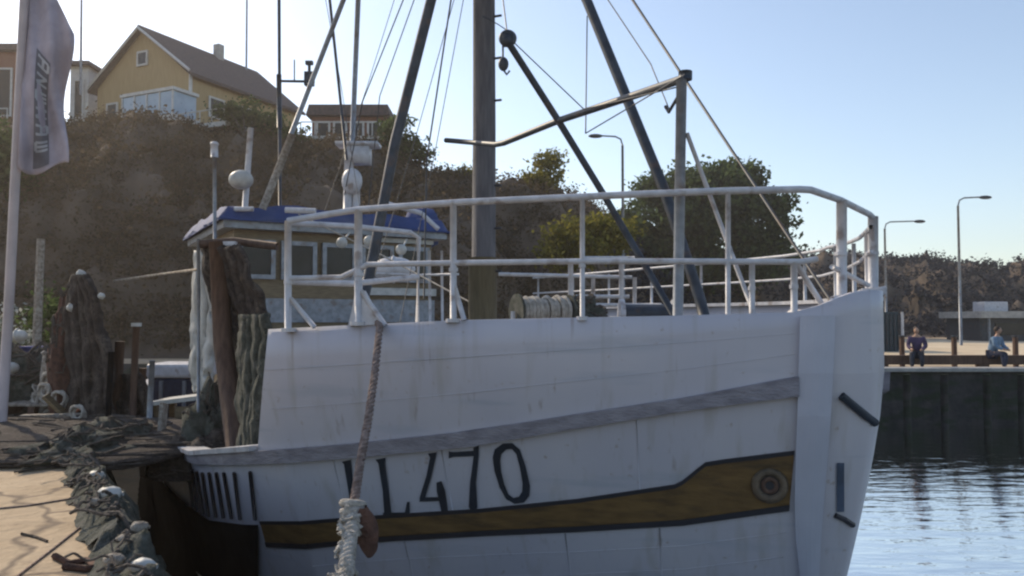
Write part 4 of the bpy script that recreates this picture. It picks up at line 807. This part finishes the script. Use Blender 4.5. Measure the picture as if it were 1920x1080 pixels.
# deck gear ------------------------------------------------------------------
def table():
    p = at(340, 745, 12); t = thing('sorting_table', 'wooden sorting table with white top on the aft deck', 'table', (p.x, 12, 1.12)); z = 2.02
    b = MB(); b.box((p.x, 12.1, z), (.75, .8, .06), (Vector((1, .1, .12)), Vector((0, 1, 0)), Vector((-.12, 0, 1)))); b.build('tabletop', M['float_'], t)
    for sx in (-1, 1):
        for sy in (-1, 1): b = MB(); b.box((p.x+sx*.3, 12.1+sy*.32, (1.12+z-.07)/2), (.09, .09, z-1.19)); b.build('leg', M['tanwood'], t)
    b = MB(); b.box((p.x+.13, 11.75, 1.66), (.22, .03, .55)); b.build('side_panel', M['tanwood'], t)
table()
def tub():
    p = at(330, 700, 14); t = thing('fish_tub', 'dark blue fish tub with pale lid behind the sorting table', 'tub', (p.x, 14.3, 1.12))
    b = MB(); b.box((p.x, 14.3, 1.67), (.85, .8, 1.05)); b.build('body', M['navy'], t, bevel=.06); b = MB(); b.box((p.x, 14.3, 2.32), (.95, .9, .25)); b.build('lid', M['rail'], t, bevel=.06)
    for k in (-.2, .2): b = MB(); b.box((p.x+k, 13.87, 1.9), (.05, .06, .5)); b.build('strap', M['steel'], t)
tub()
def net_drum():
    c = at(1018, 584, 9.2); X = Vector((.9, .42, 0)).normalized(); t = thing('rope_reel', 'reel wound with white rope on the foredeck', 'reel', (c.x, c.y, 2.35))
    b = MB(); rs = random.Random(3)
    for k in range(13): b.torus(c+X*(-.27+k*.045), X, .15+rs.uniform(-.02, .02), .026, 24, 6)
    b.build('rope_winding', M['rope'], t, True)
    for k in (-.33, .33): b = MB(); b.tube([c+X*k-X*.012, c+X*k+X*.012], .20, 20); b.build('flange', M['netgreen'], t)
    for k in (-.38, .38): b = MB(); b.tube([c+X*k, Vector((c.x+X.x*k, c.y+X.y*k, 2.35))], .03, 6); b.build('stand', M['rail'], t)
net_drum()
heap('net_bundle', 'grey net bundle beside the white rope reel', 'fishing net', at(1085, 600, 9.6)-Vector((0, 0, .1)), (.35, .3, .36), 'netgreen', 40, .01, 31, .3)
def frame():
    t = thing('pipe_frame', 'white pipe guard frame standing on the foredeck behind the mast', 'frame', at(1130, 640, 11)); b = MB(); D = 11
    for x in (1070, 1165): b = MB(); b.tube([at(x, 485, D), at(x, 640, D)], .035, 8); b.build('upright', M['rail'], t, True)
    for x in (1112, 1190): b = MB(); b.tube([at(x, 520, D+.8), at(x, 640, D+.8)], .03, 8); b.build('upright', M['rail'], t, True)
    for y, x0, x1 in ((484, 1095, 1190), (520, 935, 1185), (556, 1080, 1180), (572, 1100, 1240)): b = MB(); b.tube([at(x0, y-6 if y == 520 else y, D), at(x1, y, D)], .026, 8); b.build('crossbar', M['rail'], t, True)
frame()
t = thing('foredeck_winch', 'dark winch drum between the bow posts', 'winch', at(1215, 640, 10)); c = at(1215, 590, 10)
b = MB(); b.tube([c-Vector((.3, 0, 0)), c+Vector((.3, 0, 0))], .13, 16); b.build('drum', M['dark'], t); b = MB(); b.tube([c-Vector((.36, 0, 0)), c-Vector((.30, 0, 0))], .19, 16); b.tube([c+Vector((.30, 0, 0)), c+Vector((.36, 0, 0))], .19, 16); b.build('flange', M['rail'], t); b = MB(); b.box(c+Vector((0, 0, -.35)), (.9, .3, .35)); b.build('base', M['dark'], t)

# mooring rope ----------------------------------------------------------------
def mooring():
    p0 = at(712, 612, 6.72); pts = [at(700, 590, 6.95), p0, at(703, 700, 6.1), at(690, 790, 5.7), at(675, 870, 5.35), at(664, 945, 5.05), at(655, 1010, 4.8), at(648, 1080, 4.55), Vector((-1.0, 4.0, 1.78)), Vector((-1.05, 3.6, QZ+.3))]
    t = thing('mooring_rope', 'thick mooring rope with frayed white splice tied from the bow to the quay', 'rope', Vector((-1.05, 3.6, QZ)))
    fine = []
    for a, c in zip(pts, pts[1:]):
        for k in range(10): fine.append(a.lerp(c, k/10))
    fine.append(pts[-1])
    def strand(seg, R, r, turns, n=3, name='strand', m='brownrope', ph0=0):
        for s_ in range(n):
            b = MB(); out = []; L_ = len(seg); acc = 0
            for k, p in enumerate(seg):
                d = (seg[min(k+1, L_-1)]-seg[max(0, k-1)]).normalized(); x = d.cross(Vector((0, 1, 0))).normalized(); y = d.cross(x); a = 2*math.pi*(s_/n+turns*k/L_)+ph0
                out.append(p+(x*math.cos(a)+y*math.sin(a))*R)
            b.tube(out, r, 7); b.build(name, M[m], t, True)
    dense = []
    for a, c in zip(fine, fine[1:]):
        dense += [a.lerp(c, k/3) for k in range(3)]
    strand(dense[:150], .016, .0165, 18)
    strand(dense[150:], .027, .024, 11, 3, 'splice_strand', 'rope')
    rs = random.Random(2); b = MB()
    for k in range(46):
        i = rs.randint(158, len(dense)-40); p = dense[i]; b.tube([p+Vector((rs.uniform(-.075, .06), rs.uniform(-.06, .02), rs.uniform(-.06, .06))) for j in range(4)], rs.uniform(.006, .018), 5)
    b.build('frayed_yarn', M['rope'], t)
    b = MB(); b.torus(at(662, 945, 5.03), (.1, .3, 1), .062, .026, 20, 8); b.torus(at(661, 957, 5.0), (-.1, .2, 1), .06, .022, 20, 8); b.build('knot', M['rope'], t, True)
    b = MB(); rows = []
    for k in range(12):
        v = k/11; w_ = .02+.048*math.sin(v*math.pi)**.7; c = at(682+12*v, 950+92*v, 4.95)
        rows.append([c+Vector((w_*math.cos(a_)*1, .05*math.sin(a_), 0))*(1+.25*noise.noise(Vector((v*4, a_, 2)))) for a_ in np.linspace(0, 2*math.pi, 14, endpoint=False)])
    b.grid(rows, True); b.build('chafing_leather', M['rust'], t, True)
    bl = thing('bollard', 'cast iron bollard on the quay holding the mooring rope', 'bollard', (-1.05, 3.55, QZ)); b = MB(); b.tube([(-1.05, 3.5, QZ), (-1.05, 3.5, QZ+.32)], .10, 16); b.build('post', M['dark'], bl, True); b = MB(); b.ell((-1.05, 3.5, QZ+.35), (.15, .15, .06), 16, 8); b.build('head', M['dark'], bl, True)
mooring()

# haze: added warm volume standing in for lens glare
hz = MB(); hz.box((15, 80, 13), (560, 400, 40)); hzo = hz.build('glare_haze', None if False else bpy.data.materials.new('haze air')); m_ = hzo.data.materials[0]; m_.use_nodes = True
n_ = m_.node_tree; n_.nodes.remove(n_.nodes['Principled BSDF']); pv = n_.nodes.new('ShaderNodeVolumePrincipled'); pv.inputs['Density'].default_value = .0008; pv.inputs['Anisotropy'].default_value = .55
pv.inputs['Color'].default_value = (1, .90, .82, 1); n_.links.new(pv.outputs[0], n_.nodes['Material Output'].inputs['Volume']); hzo['kind'] = 'stuff'
